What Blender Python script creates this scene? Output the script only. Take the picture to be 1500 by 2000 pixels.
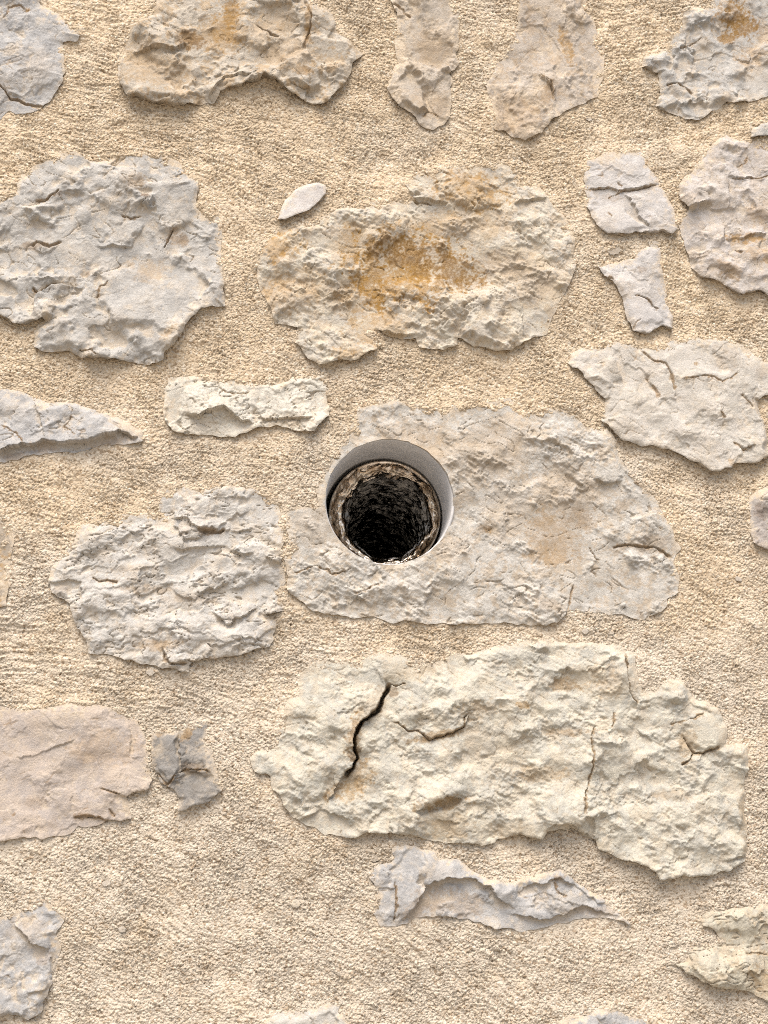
import bpy, math
import numpy as np
from mathutils import Vector

for o in list(bpy.data.objects):
    bpy.data.objects.remove(o)
scene = bpy.context.scene
COL = scene.collection

# ------------------------------------------------------------------ camera
FPX = 3000.0                                  # focal length in pixels of the 1500 x 2000 photograph
PITCH, YAW = math.radians(10.6), math.radians(4.1)
HOLE = np.array([0.0, 0.0, 2.0])              # centre of the pipe mouth on the wall plane y = 0
cf = np.array([math.sin(YAW) * math.cos(PITCH), math.cos(YAW) * math.cos(PITCH), math.sin(PITCH)])
cr = np.array([math.cos(YAW), -math.sin(YAW), 0.0])
cu = np.cross(cr, cf)
CAM = HOLE - 1.518 * (cf + cr * (760 - 750) / FPX + cu * (1000 - 980) / FPX)
cam_data = bpy.data.cameras.new('camera')
cam_data.sensor_fit = 'VERTICAL'
cam_data.sensor_height = 36.0
cam_data.lens = FPX / 2000 * 36.0
cam_data.clip_start = 0.02
cam_data.clip_end = 400.0
cam = bpy.data.objects.new('camera', cam_data)
COL.objects.link(cam)
cam.location = CAM
cam.rotation_euler = (math.pi / 2 + PITCH, 0, -YAW)
scene.camera = cam

# ------------------------------------------------------------------ world, sun, exposure
SUN_TO = Vector((-0.12, -0.50, 0.83)).normalized()     # towards the bright part of the sky
sun_el = math.asin(SUN_TO.z)
world = bpy.data.worlds.new('World')
scene.world = world
world.use_nodes = True
wn, wl = world.node_tree.nodes, world.node_tree.links
wn.clear()
w_out = wn.new('ShaderNodeOutputWorld')
w_bg = wn.new('ShaderNodeBackground')
w_sky = wn.new('ShaderNodeTexSky')
w_sky.sky_type = 'NISHITA'
w_sky.sun_disc = False
w_sky.sun_elevation = sun_el
w_sky.sun_rotation = math.atan2(SUN_TO.x, SUN_TO.y)
w_sky.dust_density = 4.0
w_sky.air_density = 1.0
w_bg.inputs['Strength'].default_value = 0.07
wl.new(w_sky.outputs[0], w_bg.inputs['Color'])
wl.new(w_bg.outputs[0], w_out.inputs['Surface'])
sd = bpy.data.lights.new('sun', 'SUN')
sd.energy = 1.4
sd.angle = math.radians(42)
sd.color = (1.0, 0.93, 0.84)
sun = bpy.data.objects.new('sun', sd)
COL.objects.link(sun)
sun.location = (-3, -5, 9)
sun.rotation_euler = SUN_TO.to_track_quat('Z', 'Y').to_euler()

vs = scene.view_settings
vs.view_transform = 'Standard'
vs.look = 'None'
vs.gamma = 1.0
vs.use_curve_mapping = False
vs.exposure = 1.75
scene.cycles.filter_width = 1.0
scene.cycles.use_denoising = False
scene.cycles.max_bounces = 8
scene.cycles.diffuse_bounces = 4

# ------------------------------------------------------------------ pixel of the photograph -> point of the wall
def wall(px, py, y=-0.005):
    d = cf + cr * (px - 750) / FPX + cu * (1000 - py) / FPX
    t = (y - CAM[1]) / d[1]
    p = CAM + d * t
    return p[0], p[2]

def wpts(pts):
    return np.array([wall(a, b) for a, b in pts])

PX = 0.000507                                  # metres per photograph pixel near the hole

# ------------------------------------------------------------------ the canvas: one fine grid shared by mortar and stones
G = 0.0008
cx0 = min(wall(0, 0)[0], wall(0, 2000)[0]) - 0.09
cx1 = max(wall(1500, 0)[0], wall(1500, 2000)[0]) + 0.09
cz0 = wall(750, 2000)[1] - 0.09
cz1 = wall(750, 0)[1] + 0.09
cx0, cz0 = round(cx0 / 0.02) * 0.02, round(cz0 / 0.02) * 0.02
NX = int(round((cx1 - cx0) / 0.02)) * 25 + 1
NZ = int(round((cz1 - cz0) / 0.02)) * 25 + 1
cx1, cz1 = cx0 + (NX - 1) * G, cz0 + (NZ - 1) * G
gx = cx0 + np.arange(NX) * G
gz = cz0 + np.arange(NZ) * G
XX, ZZ = np.meshgrid(gx, gz)                   # [row = z, col = x]
SH = XX.shape

def spec(seed, lo, hi, beta=2.0, shape=None, g=G, ax=1.0, ang=0.0):
    """band-limited noise (wavelengths lo..hi metres), unit deviation"""
    shape = shape or SH
    rng = np.random.default_rng(seed)
    n0, n1 = shape
    m0 = n0 + (-n0) % 48 + 48
    m1 = n1 + (-n1) % 48 + 48
    f = np.fft.rfft2(rng.standard_normal((m0, m1)))
    kz = np.fft.fftfreq(m0, g)[:, None]
    kx = np.fft.rfftfreq(m1, g)[None, :]
    c, s = math.cos(ang), math.sin(ang)
    k = np.hypot((kx * c + kz * s) * ax, -kx * s + kz * c)
    amp = np.where((k > 1.0 / hi) & (k < 1.0 / lo), (k + 1e-9) ** (-beta / 2), 0)
    out = np.fft.irfft2(f * amp, (m0, m1))[:n0, :n1]
    return ((out - out.mean()) / (out.std() + 1e-12)).astype(np.float32)

def smooth(a, b, x):
    t = np.clip((x - a) / (b - a), 0, 1)
    return t * t * (3 - 2 * t)

def hash2(i, j, seed, k):
    h = (i.astype(np.int64) * 374761393 + j.astype(np.int64) * 668265263 + seed * 1442695041 + k * 974634121) & 0xFFFFFFFF
    h = ((h ^ (h >> 13)) * 1274126177) & 0xFFFFFFFF
    h = ((h ^ (h >> 16)) * 2246822519) & 0xFFFFFFFF
    h = h ^ (h >> 15)
    return (h & 0xFFFFFF).astype(np.float64) / 0xFFFFFF

def facets(X, Z, sc, seed, ax=1.0, ang=0.0, tilt=0.55):
    """broken rock: Voronoi cells, each a plane of its own height and tilt"""
    c, s = math.cos(ang), math.sin(ang)
    U = (X * c + Z * s) / (sc * ax)
    V = (-X * s + Z * c) / sc
    iu, iv = np.floor(U), np.floor(V)
    best = np.full(X.shape, 1e9)
    second = np.full(X.shape, 1e9)
    h = np.zeros(X.shape)
    scoop = np.full(X.shape, 1e9)
    for a in (-1, 0, 1):
        for b in (-1, 0, 1):
            i, j = iu + a, iv + b
            pu = i + 0.15 + 0.7 * hash2(i, j, seed, 1)
            pv = j + 0.15 + 0.7 * hash2(i, j, seed, 2)
            du, dv = U - pu, V - pv
            d2 = du * du + dv * dv
            r = hash2(i, j, seed, 3)
            hh = (r - 0.5) + tilt * (du * (hash2(i, j, seed, 4) - 0.5) * 2 + dv * ((hash2(i, j, seed, 5) - 0.5) * 2))
            scoop = np.minimum(scoop, 0.55 * (r - 0.5) + 1.3 * (hh - r + 0.5) + 0.85 * d2)
            m = d2 < best
            second = np.where(m, best, np.minimum(second, d2))
            h = np.where(m, hh, h)
            best = np.where(m, d2, best)
    return h, np.sqrt(second) - np.sqrt(best), scoop - 0.12

def poly_dist(X, Z, P):
    """signed distance to a closed polygon, positive inside"""
    d2 = np.full(X.shape, 1e9)
    inside = np.zeros(X.shape, bool)
    n = len(P)
    for i in range(n):
        ax, az = P[i]
        bx, bz = P[(i + 1) % n]
        ex, ez = bx - ax, bz - az
        wx, wz = X - ax, Z - az
        t = np.clip((wx * ex + wz * ez) / (ex * ex + ez * ez + 1e-15), 0, 1)
        d2 = np.minimum(d2, (wx - ex * t) ** 2 + (wz - ez * t) ** 2)
        if az != bz:
            c = ((az <= Z) != (bz <= Z)) & (X < ax + (Z - az) / (bz - az) * ex)
            inside ^= c
    d = np.sqrt(d2)
    return np.where(inside, d, -d)

def line_dist(X, Z, P):
    """distance to a polyline, side (+1 = left of its direction) and position along it 0..1"""
    best = np.full(X.shape, 1e9)
    side = np.ones(X.shape)
    tt = np.zeros(X.shape)
    seg = np.hypot(*(P[1:] - P[:-1]).T)
    L = np.concatenate([[0], np.cumsum(seg)])
    for i in range(len(P) - 1):
        ex, ez = P[i + 1] - P[i]
        wx, wz = X - P[i][0], Z - P[i][1]
        t = np.clip((wx * ex + wz * ez) / (ex * ex + ez * ez + 1e-15), 0, 1)
        d2 = (wx - ex * t) ** 2 + (wz - ez * t) ** 2
        m = d2 < best
        best = np.where(m, d2, best)
        side = np.where(m, np.sign(ex * wz - ez * wx), side)
        tt = np.where(m, (L[i] + t * seg[i]) / L[-1], tt)
    return np.sqrt(best), side, tt

# shared noise fields
n_big = spec(1, 0.09, 0.5)
n_low = spec(2, 0.030, 0.16)
n_mid = spec(3, 0.010, 0.06)
n_fine = spec(4, 0.002, 0.016, 2.2)
n_grit = spec(5, 0.002, 0.005, 1.0)
n_warpx = spec(6, 0.005, 0.07, 3.2)
n_warpz = spec(7, 0.005, 0.07, 3.2)
n_edge = spec(8, 0.008, 0.05, 2.6)
base_h = 1.2 * n_big + 0.6 * n_low
n_cr1 = spec(9, 0.012, 0.08, 2.8, ax=2.4, ang=0.35)
n_cr2 = spec(10, 0.010, 0.07, 2.6, ax=2.2, ang=-0.6)
n_msk = spec(11, 0.02, 0.09)
n_col = spec(12, 0.004, 0.08, 2.2)
n_col2 = spec(13, 0.002, 0.03, 1.6)
n_st = spec(14, 0.003, 0.05, 2.0)
n_bed = spec(15, 0.003, 0.05, 2.0, ax=3.5, ang=-0.5)
n_lay = spec(16, 0.005, 0.05, 2.4, ax=3.0, ang=0.05)

# ------------------------------------------------------------------ materials
def new_mat(name):
    m = bpy.data.materials.new(name)
    m.use_nodes = True
    nt = m.node_tree
    nt.nodes.clear()
    out = nt.nodes.new('ShaderNodeOutputMaterial')
    b = nt.nodes.new('ShaderNodeBsdfPrincipled')
    nt.links.new(b.outputs[0], out.inputs['Surface'])
    return m, nt, b

def mixc(nt, fac, a, b, blend='MIX'):
    n = nt.nodes.new('ShaderNodeMix')
    n.data_type = 'RGBA'
    n.blend_type = blend
    for sock, v in ((n.inputs[0], fac), (n.inputs[6], a), (n.inputs[7], b)):
        if hasattr(v, 'is_linked'):
            nt.links.new(v, sock)
        elif isinstance(v, (int, float)):
            sock.default_value = v
        else:
            sock.default_value = (*v, 1.0) if len(v) == 3 else v
    return n.outputs[2]

def noise(nt, vec, scale, detail=4, rough=0.6, dist=0.0):
    n = nt.nodes.new('ShaderNodeTexNoise')
    n.inputs['Scale'].default_value = scale
    n.inputs['Detail'].default_value = detail
    n.inputs['Roughness'].default_value = rough
    n.inputs['Distortion'].default_value = dist
    nt.links.new(vec, n.inputs['Vector'])
    return n.outputs['Fac']

def ramp(nt, fac, a, b, va=0.0, vb=1.0):
    n = nt.nodes.new('ShaderNodeMapRange')
    n.interpolation_type = 'SMOOTHSTEP'
    n.inputs['From Min'].default_value = a
    n.inputs['From Max'].default_value = b
    n.inputs['To Min'].default_value = va
    n.inputs['To Max'].default_value = vb
    nt.links.new(fac, n.inputs['Value'])
    return n.outputs[0]

def mathn(nt, op, a, b):
    n = nt.nodes.new('ShaderNodeMath')
    n.operation = op
    n.use_clamp = False
    for sock, v in ((n.inputs[0], a), (n.inputs[1], b)):
        if hasattr(v, 'is_linked'):
            nt.links.new(v, sock)
        else:
            sock.default_value = v
    return n.outputs[0]

OCHRE = (0.300, 0.165, 0.032)
BROWN = (0.085, 0.044, 0.018)
MORTAR = (0.478, 0.386, 0.272)
MORTAR2 = (0.484, 0.419, 0.332)

def stone_mat(name, c1, c2, speck=0.55):
    m, nt, b = new_mat(name)
    geo = nt.nodes.new('ShaderNodeNewGeometry')
    pos = geo.outputs['Position']
    at = nt.nodes.new('ShaderNodeAttribute')
    at.attribute_name = 'mask'
    sep = nt.nodes.new('ShaderNodeSeparateColor')
    nt.links.new(at.outputs['Color'], sep.inputs[0])
    nA = noise(nt, pos, 55, 6, 0.65, 0.4)
    nB = noise(nt, pos, 330, 5, 0.7)
    nC = noise(nt, pos, 700, 4, 0.75)
    c1 = tuple(v * f for v, f in zip(c1, (.90, .90, .895)))
    c2 = tuple(v * f for v, f in zip(c2, (.83, .845, .86)))
    col = mixc(nt, ramp(nt, nA, 0.40, 0.60), c1, c2)
    lighter = tuple(min(0.62, v * 1.17 + 0.01) for v in c1)
    col = mixc(nt, ramp(nt, nB, 0.50, 0.72, 0, 0.6), col, lighter)
    dk = tuple(v * f for v, f in zip(c2, (0.80, 0.74, 0.66)))
    col = mixc(nt, ramp(nt, nC, 0.58, 0.70, 0, speck), col, dk)
    # ochre and brown iron stains (red and green of the mask), broken up by noise
    col = mixc(nt, mathn(nt, 'MULTIPLY', sep.outputs[0], ramp(nt, nB, 0.25, 0.60, 0.55, 1.0)), col, OCHRE)
    col = mixc(nt, mathn(nt, 'MULTIPLY', sep.outputs[1], ramp(nt, nB, 0.30, 0.60, 0.25, 1.0)), col, BROWN)
    # thin film of mortar wiped over the stone (blue)
    col = mixc(nt, sep.outputs[2], col, mixc(nt, ramp(nt, nB, 0.35, 0.65), MORTAR, MORTAR2))
    nt.links.new(col, b.inputs['Base Color'])
    b.inputs['Roughness'].default_value = 0.88
    b.inputs['Specular IOR Level'].default_value = 0.25
    bp = nt.nodes.new('ShaderNodeBump')
    bp.inputs['Strength'].default_value = 0.8
    bp.inputs['Distance'].default_value = 0.0010
    nt.links.new(noise(nt, pos, 620, 4, 0.75), bp.inputs['Height'])
    nt.links.new(bp.outputs[0], b.inputs['Normal'])
    return m

def mortar_mat():
    m, nt, b = new_mat('sand_mortar')
    geo = nt.nodes.new('ShaderNodeNewGeometry')
    pos = geo.outputs['Position']
    nA = noise(nt, pos, 7, 4, 0.6, 0.3)
    nB = noise(nt, pos, 260, 5, 0.7)
    nC = noise(nt, pos, 45, 4, 0.6)
    sx = nt.nodes.new('ShaderNodeSeparateXYZ')
    nt.links.new(pos, sx.inputs[0])
    low = ramp(nt, sx.outputs[2], 2.25, 1.55, -0.10, 0.16)         # mortar turns paler and greyer lower down
    col = mixc(nt, ramp(nt, mathn(nt, 'ADD', nA, low), 0.36, 0.66), MORTAR, MORTAR2)
    col = mixc(nt, ramp(nt, nC, 0.45, 0.75, 0, 0.4), col, (0.465, 0.350, 0.222))
    col = mixc(nt, ramp(nt, nB, 0.52, 0.74, 0, 0.5), col, (0.575, 0.510, 0.42))
    vo = nt.nodes.new('ShaderNodeTexVoronoi')
    vo.inputs['Scale'].default_value = 480
    nt.links.new(pos, vo.inputs['Vector'])
    sp = nt.nodes.new('ShaderNodeSeparateColor')
    nt.links.new(vo.outputs['Color'], sp.inputs[0])
    col = mixc(nt, ramp(nt, sp.outputs[0], 0.82, 0.88, 0, 0.6), col, (0.22, 0.145, 0.08))     # dark sand grains
    col = mixc(nt, ramp(nt, sp.outputs[1], 0.86, 0.92, 0, 0.6), col, (0.62, 0.56, 0.46))       # pale grains
    nt.links.new(col, b.inputs['Base Color'])
    b.inputs['Roughness'].default_value = 0.92
    b.inputs['Specular IOR Level'].default_value = 0.2
    bp = nt.nodes.new('ShaderNodeBump')
    bp.inputs['Strength'].default_value = 1.0
    bp.inputs['Distance'].default_value = 0.0029
    v2 = nt.nodes.new('ShaderNodeTexVoronoi')
    v2.inputs['Scale'].default_value = 330
    nt.links.new(pos, v2.inputs['Vector'])
    dens = ramp(nt, nC, 0.30, 0.62, 0.35, 1.0)
    h = mathn(nt, 'ADD', mathn(nt, 'MULTIPLY', noise(nt, pos, 520, 3, 0.7), .55), mathn(nt, 'MULTIPLY', vo.outputs['Distance'], -0.55))
    h = mathn(nt, 'ADD', h, mathn(nt, 'MULTIPLY', mathn(nt, 'MULTIPLY', v2.outputs['Distance'], -0.75), dens))
    h = mathn(nt, 'MULTIPLY', h, ramp(nt, noise(nt, pos, 11, 3, .55), .36, .60, .50, 1.1))      # rubbed smoother in places
    nt.links.new(h, bp.inputs['Height'])
    nt.links.new(bp.outputs[0], b.inputs['Normal'])
    return m

M_MORTAR = mortar_mat()

# ------------------------------------------------------------------ object helpers
def link(name, me, parent=None, loc=(0, 0, 0)):
    o = bpy.data.objects.new(name, me)
    COL.objects.link(o)
    o.location = loc
    if parent is not None:
        o.parent = parent
    return o

def mesh_from(name, co, quads, mat, smooth_shade=True, attrs=None, sharp=None):
    co = np.asarray(co, np.float32)
    quads = np.asarray(quads, np.int32)
    me = bpy.data.meshes.new(name)
    k = quads.shape[1]
    me.vertices.add(len(co))
    me.vertices.foreach_set('co', co.ravel())
    me.loops.add(quads.size)
    me.loops.foreach_set('vertex_index', quads.ravel())
    me.polygons.add(len(quads))
    me.polygons.foreach_set('loop_start', np.arange(0, quads.size, k, dtype=np.int32))
    me.polygons.foreach_set('use_smooth', np.full(len(quads), smooth_shade, bool))
    me.update(calc_edges=True)
    me.validate()
    if attrs is not None:
        a = me.attributes.new('mask', 'FLOAT_COLOR', 'POINT')
        a.data.foreach_set('color', np.asarray(attrs, np.float32).ravel())
    me.materials.append(mat)
    return me

def grid_faces(keep):
    """keep[z, x] says which cells stay; returns used vertex ids and quads facing -y, and the boundary edges"""
    nz, nx = keep.shape
    idx = np.arange((nz + 1) * (nx + 1)).reshape(nz + 1, nx + 1)
    a, b = idx[:-1, :-1][keep], idx[:-1, 1:][keep]
    c, d = idx[1:, 1:][keep], idx[1:, :-1][keep]
    quads = np.stack([a, b, c, d], 1)
    pad = np.pad(keep, 1)
    E = []
    bot = keep & ~pad[:-2, 1:-1]
    top = keep & ~pad[2:, 1:-1]
    lef = keep & ~pad[1:-1, :-2]
    rig = keep & ~pad[1:-1, 2:]
    E.append(np.stack([idx[:-1, :-1][bot], idx[:-1, 1:][bot]], 1))
    E.append(np.stack([idx[1:, 1:][top], idx[1:, :-1][top]], 1))
    E.append(np.stack([idx[1:, :-1][lef], idx[:-1, :-1][lef]], 1))
    E.append(np.stack([idx[:-1, 1:][rig], idx[1:, 1:][rig]], 1))
    return quads, np.concatenate(E)

def compact(co, quads, att):
    used = np.zeros(len(co), bool)
    used[quads.ravel()] = True
    re = np.cumsum(used) - 1
    return co[used], re[quads], (att[used] if att is not None else None)

# ------------------------------------------------------------------ the wall
wall_root = bpy.data.objects.new('stone_wall', None)
COL.objects.link(wall_root)
wall_root['label'] = 'rubble stone wall of pale limestone set in rough beige sand mortar'
wall_root['category'] = 'wall'
wall_root['kind'] = 'thing'

PIPE_R = 0.0652            # outer radius of the grey pipe
RI = 0.0622                # inner radius
mortar_hole = None
dist_all = np.full(SH, -1.0, np.float32)       # signed distance to the nearest stone outline, + inside
edge_push = np.zeros(SH, np.float32)
STONES = []

GREY = ((0.418, 0.402, 0.374), (0.35, 0.332, 0.304))
COOL = ((0.392, 0.382, 0.368), (0.325, 0.316, 0.305))
CREAM = ((0.490, 0.460, 0.385), (0.425, 0.402, 0.345))
PINK = ((0.425, 0.36, 0.302), (0.395, 0.342, 0.3))
TAN = ((0.39, 0.337, 0.27), (0.35, 0.293, 0.228))
DARK = tuple(tuple(v * .86 for v in q) for q in ((0.275, 0.261, 0.242), (0.218, 0.201, 0.18)))

def S(label, poly, col, P=6, tilt=6, a=(4, 3, 1.5), ledge=(0, 14, 0), cr=1.0, edge=4, fine=0.5, film=0.35, ochre=0.0, ang=0.0, ax=1.5,
      stains=(), feats=(), rag=1.0, sink=1.0):
    STONES.append(dict(label=label, poly=poly, col=col, P=P, tilt=tilt, a=a, ledge=ledge, cr=cr, edge=edge, fine=fine, film=film,
                       ochre=ochre, ang=ang, ax=ax, stains=stains, feats=feats, rag=rag, sink=sink))

# stains: (cx, cy, rx, ry, angle deg, ochre, brown)     feats: see build_stone; all in photograph pixels, heights in mm
S('pale grey stone cut by the top left corner, cracked along its foot',
  [(-70, -70), (60, -70), (77, 0), (83, 10), (117, 23), (136, 47), (150, 57), (156, 66), (146, 76), (130, 77), (122, 80), (123, 100), (125, 145), (117, 167), (93, 200),
   (63, 217), (30, 222), (17, 213), (0, 227), (-60, 235)], COOL, P=7, tilt=3, a=(4, 2, 1), ang=0.5, cr=0.7,
  stains=[(53, 18, 8, 6, 0, .8, .4), (60, 120, 50, 30, 20, .12, 0)],
  feats=[('crack', [(-5, 165), (13, 180), (15, 190), (50, 200), (92, 208)], 2.5, 6), ('crack', [(5, 30), (15, 12), (40, 8), (52, 18)], 1.5, 2.5),
         ('step', [(13, 180), (50, 190), (92, 208)], 1.5, 25, 1)])
S('large brown and grey stone at the top with rust stained hollows',
  [(310, -60), (305, 0), (300, 23), (253, 43), (253, 73), (230, 107), (230, 157), (250, 187), (307, 202), (360, 205), (417, 197), (430, 178), (460, 167),
   (500, 161), (517, 147), (547, 163), (570, 183), (600, 200), (633, 205), (647, 187), (677, 160), (690, 123), (713, 100), (690, 87), (660, 43),
   (643, 17), (620, 0), (600, -60)], ((0.425, 0.385, 0.325), (0.37, 0.325, 0.265)), P=13, tilt=12, a=(9, 6, 2.5), cr=1.2, edge=3, ochre=0.25, film=.2,
  stains=[(372, 72, 30, 22, 0, .7, .8), (435, 65, 45, 40, 0, .7, .25), (300, 130, 70, 45, 20, .45, .1), (455, 30, 18, 40, 0, .8, .4),
          (602, 40, 6, 55, 5, .7, .3), (560, 100, 50, 40, 0, .35, .1), (530, 55, 40, 50, 30, .3, .1), (590, 142, 22, 10, 0, .6, .5)],
  feats=[('bump', 400, 70, 60, 50, 0, -11), ('bump', 440, 130, 50, 30, 0, -5), ('bump', 310, 60, 55, 25, 0, 6), ('bump', 480, 40, 20, 40, 10, 7),
         ('facet', [(600, 68), (640, 66), (692, 92), (690, 118), (650, 128), (600, 112)], 12, -6, 3), ('crack', [(598, -5), (608, 30), (603, 70), (592, 98)], 3, 6),
         ('facet', [(235, 108), (260, 110), (320, 150), (355, 190), (300, 198), (240, 180)], 15, 6, 0),
         ('step', [(250, 95), (300, 95), (345, 97), (370, 80)], 7, 40, 1), ('step', [(405, 190), (440, 150), (500, 148)], 5, 40, 1),
         ('crack', [(500, 45), (530, 68), (545, 70)], 2.5, 5), ('crack', [(565, 165), (590, 172), (610, 170)], 2, 4)])
S('narrow brownish stone pointing down, top centre',
  [(767, -60), (767, 0), (770, 17), (778, 33), (770, 83), (777, 120), (763, 143), (755, 167), (767, 190), (810, 230), (820, 243), (847, 255), (863, 243),
   (877, 227), (883, 187), (887, 150), (880, 140), (900, 117), (893, 97), (900, 20), (883, 7), (880, -60)], ((0.41, 0.365, 0.31), (0.37, 0.315, 0.25)),
  P=7, tilt=8, a=(5, 3, 1), cr=.4, film=.5, ochre=.1, ax=.8,
  stains=[(850, 90, 40, 50, 0, .3, .05), (845, 200, 40, 30, 20, .3, .1), (780, 100, 12, 25, 0, .3, .1)],
  feats=[('step', [(770, 140), (800, 122), (830, 125), (862, 118), (885, 135)], 7, 60, -1), ('facet', [(765, 165), (800, 130), (825, 160), (835, 215), (815, 225)], 13, 8, -3),
         ('crack', [(820, 228), (835, 216), (848, 220), (858, 228)], 1.5, 3), ('crack', [(767, 5), (785, 22), (803, 34)], 2, 3)])
S('flush brown stone at the top right of centre, fading into the mortar',
  [(1017, -60), (1012, 40), (995, 88), (960, 133), (950, 160), (963, 207), (968, 247), (1027, 273), (1057, 257), (1077, 233), (1123, 207), (1167, 187),
   (1180, 140), (1183, 83), (1167, 50), (1147, 7), (1140, -60)], ((0.405, 0.36, 0.31), (0.365, 0.31, 0.25)), P=3.5, tilt=2, a=(4, 3, 1.2), cr=.5, film=.6,
  ochre=.15, ax=.6, stains=[(1108, 85, 12, 40, -15, .7, .1), (1070, 180, 15, 30, 20, .5, .3), (1000, 220, 60, 50, 0, .4, .05)],
  feats=[('step', [(1000, 50), (1060, 45), (1085, 75), (1098, 110)], 5, 50, 1), ('step', [(1050, 140), (1075, 165), (1085, 200)], 5, 50, 1),
         ('crack', [(1055, 140), (1075, 160), (1080, 190)], 2, 3)])
S('knobbly pale stone in the top right corner with a yellow patch',
  [(1337, 17), (1353, 10), (1377, 13), (1390, 12), (1400, -60), (1570, -60), (1570, 205), (1500, 187), (1483, 193), (1440, 200), (1420, 198), (1392, 216),
   (1367, 232), (1333, 225), (1300, 213), (1280, 203), (1293, 180), (1290, 160), (1287, 140), (1253, 130), (1260, 110), (1300, 93), (1320, 63), (1337, 47)],
  GREY, P=9, tilt=6, a=(7, 8, 3), cr=.8, film=.3, ochre=.1, ax=1.2,
  stains=[(1440, 35, 42, 40, 0, .9, .6), (1425, 70, 20, 16, 0, .7, .6), (1470, 110, 30, 30, 0, .45, .2), (1500, 60, 20, 40, 0, .4, .1)],
  feats=[('bump', 1445, 45, 40, 35, 0, -8), ('crack', [(1300, 165), (1325, 160), (1340, 168), (1358, 182)], 2.5, 6),
         ('facet', [(1281, 202), (1312, 165), (1320, 210), (1300, 212)], 11, 5, 4), ('facet', [(1320, 205), (1360, 190), (1390, 216), (1365, 230), (1335, 222)], 13, 4, 0),
         ('crack', [(1332, 90), (1350, 85), (1372, 70)], 1.5, 3), ('bump', 1280, 115, 30, 14, 0, 6), ('bump', 1305, 145, 18, 14, 0, 6)])
S('big broken pale grey stone at the left, upper half',
  [(-70, 410), (0, 393), (30, 373), (40, 343), (73, 317), (117, 297), (147, 293), (167, 307), (213, 315), (247, 295), (280, 297), (313, 303), (350, 310),
   (363, 333), (387, 353), (383, 393), (393, 417), (428, 420), (433, 467), (430, 500), (438, 560), (440, 597), (392, 602), (367, 633), (350, 660), (325, 687),
   (318, 702), (283, 710), (250, 703), (197, 703), (147, 693), (133, 683), (90, 687), (63, 678), (67, 650), (85, 623), (50, 630), (27, 633), (0, 613), (-70, 600)],
  GREY, P=9, tilt=10, a=(6, 6, 3), cr=1.4, edge=4, ochre=.03,
  stains=[(265, 355, 25, 20, 30, .4, .05), (285, 383, 9, 8, 0, .3, .9), (112, 378, 12, 8, 0, .2, .7), (345, 463, 22, 16, 20, .4, .5), (60, 478, 18, 8, 0, .2, .6),
          (285, 525, 40, 22, 0, .35, .0), (330, 655, 22, 10, -40, .5, .2), (165, 535, 10, 10, 0, .3, .6), (75, 440, 30, 6, 0, .1, .3)],
  feats=[('facet', [(215, 435), (255, 430), (283, 440), (250, 475), (215, 470)], 14, 2, 1), ('facet', [(290, 360), (385, 355), (390, 410), (340, 430), (300, 420)], 12, -3, 0),
         ('facet', [(195, 530), (270, 500), (380, 515), (425, 560), (350, 640), (230, 640), (190, 590)], 12, 5, -3),
         ('crack', [(60, 560), (75, 570), (90, 560), (115, 557)], 3, 5), ('crack', [(340, 440), (325, 470), (318, 482)], 2.5, 5),
         ('step', [(57, 625), (70, 575), (115, 557), (160, 560)], 6, 40, -1), ('crack', [(70, 390), (90, 388), (120, 372)], 3, 6),
         ('crack', [(55, 480), (70, 470), (95, 478), (120, 470)], 3, 6), ('step', [(180, 480), (215, 478), (250, 478), (285, 440)], 4, 30, 1),
         ('crack', [(235, 420), (250, 425), (280, 422)], 2, 4), ('crack', [(190, 585), (200, 560), (212, 548)], 1.5, 3),
         ('crack', [(157, 680), (180, 688), (195, 700)], 2, 5), ('step', [(320, 690), (345, 660), (365, 635)], 4, 20, 1), ('bump', 300, 520, 40, 18, 10, -4)])
S('small smooth almond shaped stone sticking out of the mortar',
  [(540, 431), (548, 412), (556, 392), (575, 370), (600, 358), (620, 355), (637, 360), (637, 378), (620, 395), (605, 411), (580, 420), (557, 431)],
  ((0.50, 0.475, 0.45), (0.47, 0.43, 0.395)), P=11, tilt=8, a=(.8, .5, .3), cr=0, edge=2, fine=.2, film=.15, rag=.4, sink=.5)
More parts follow.
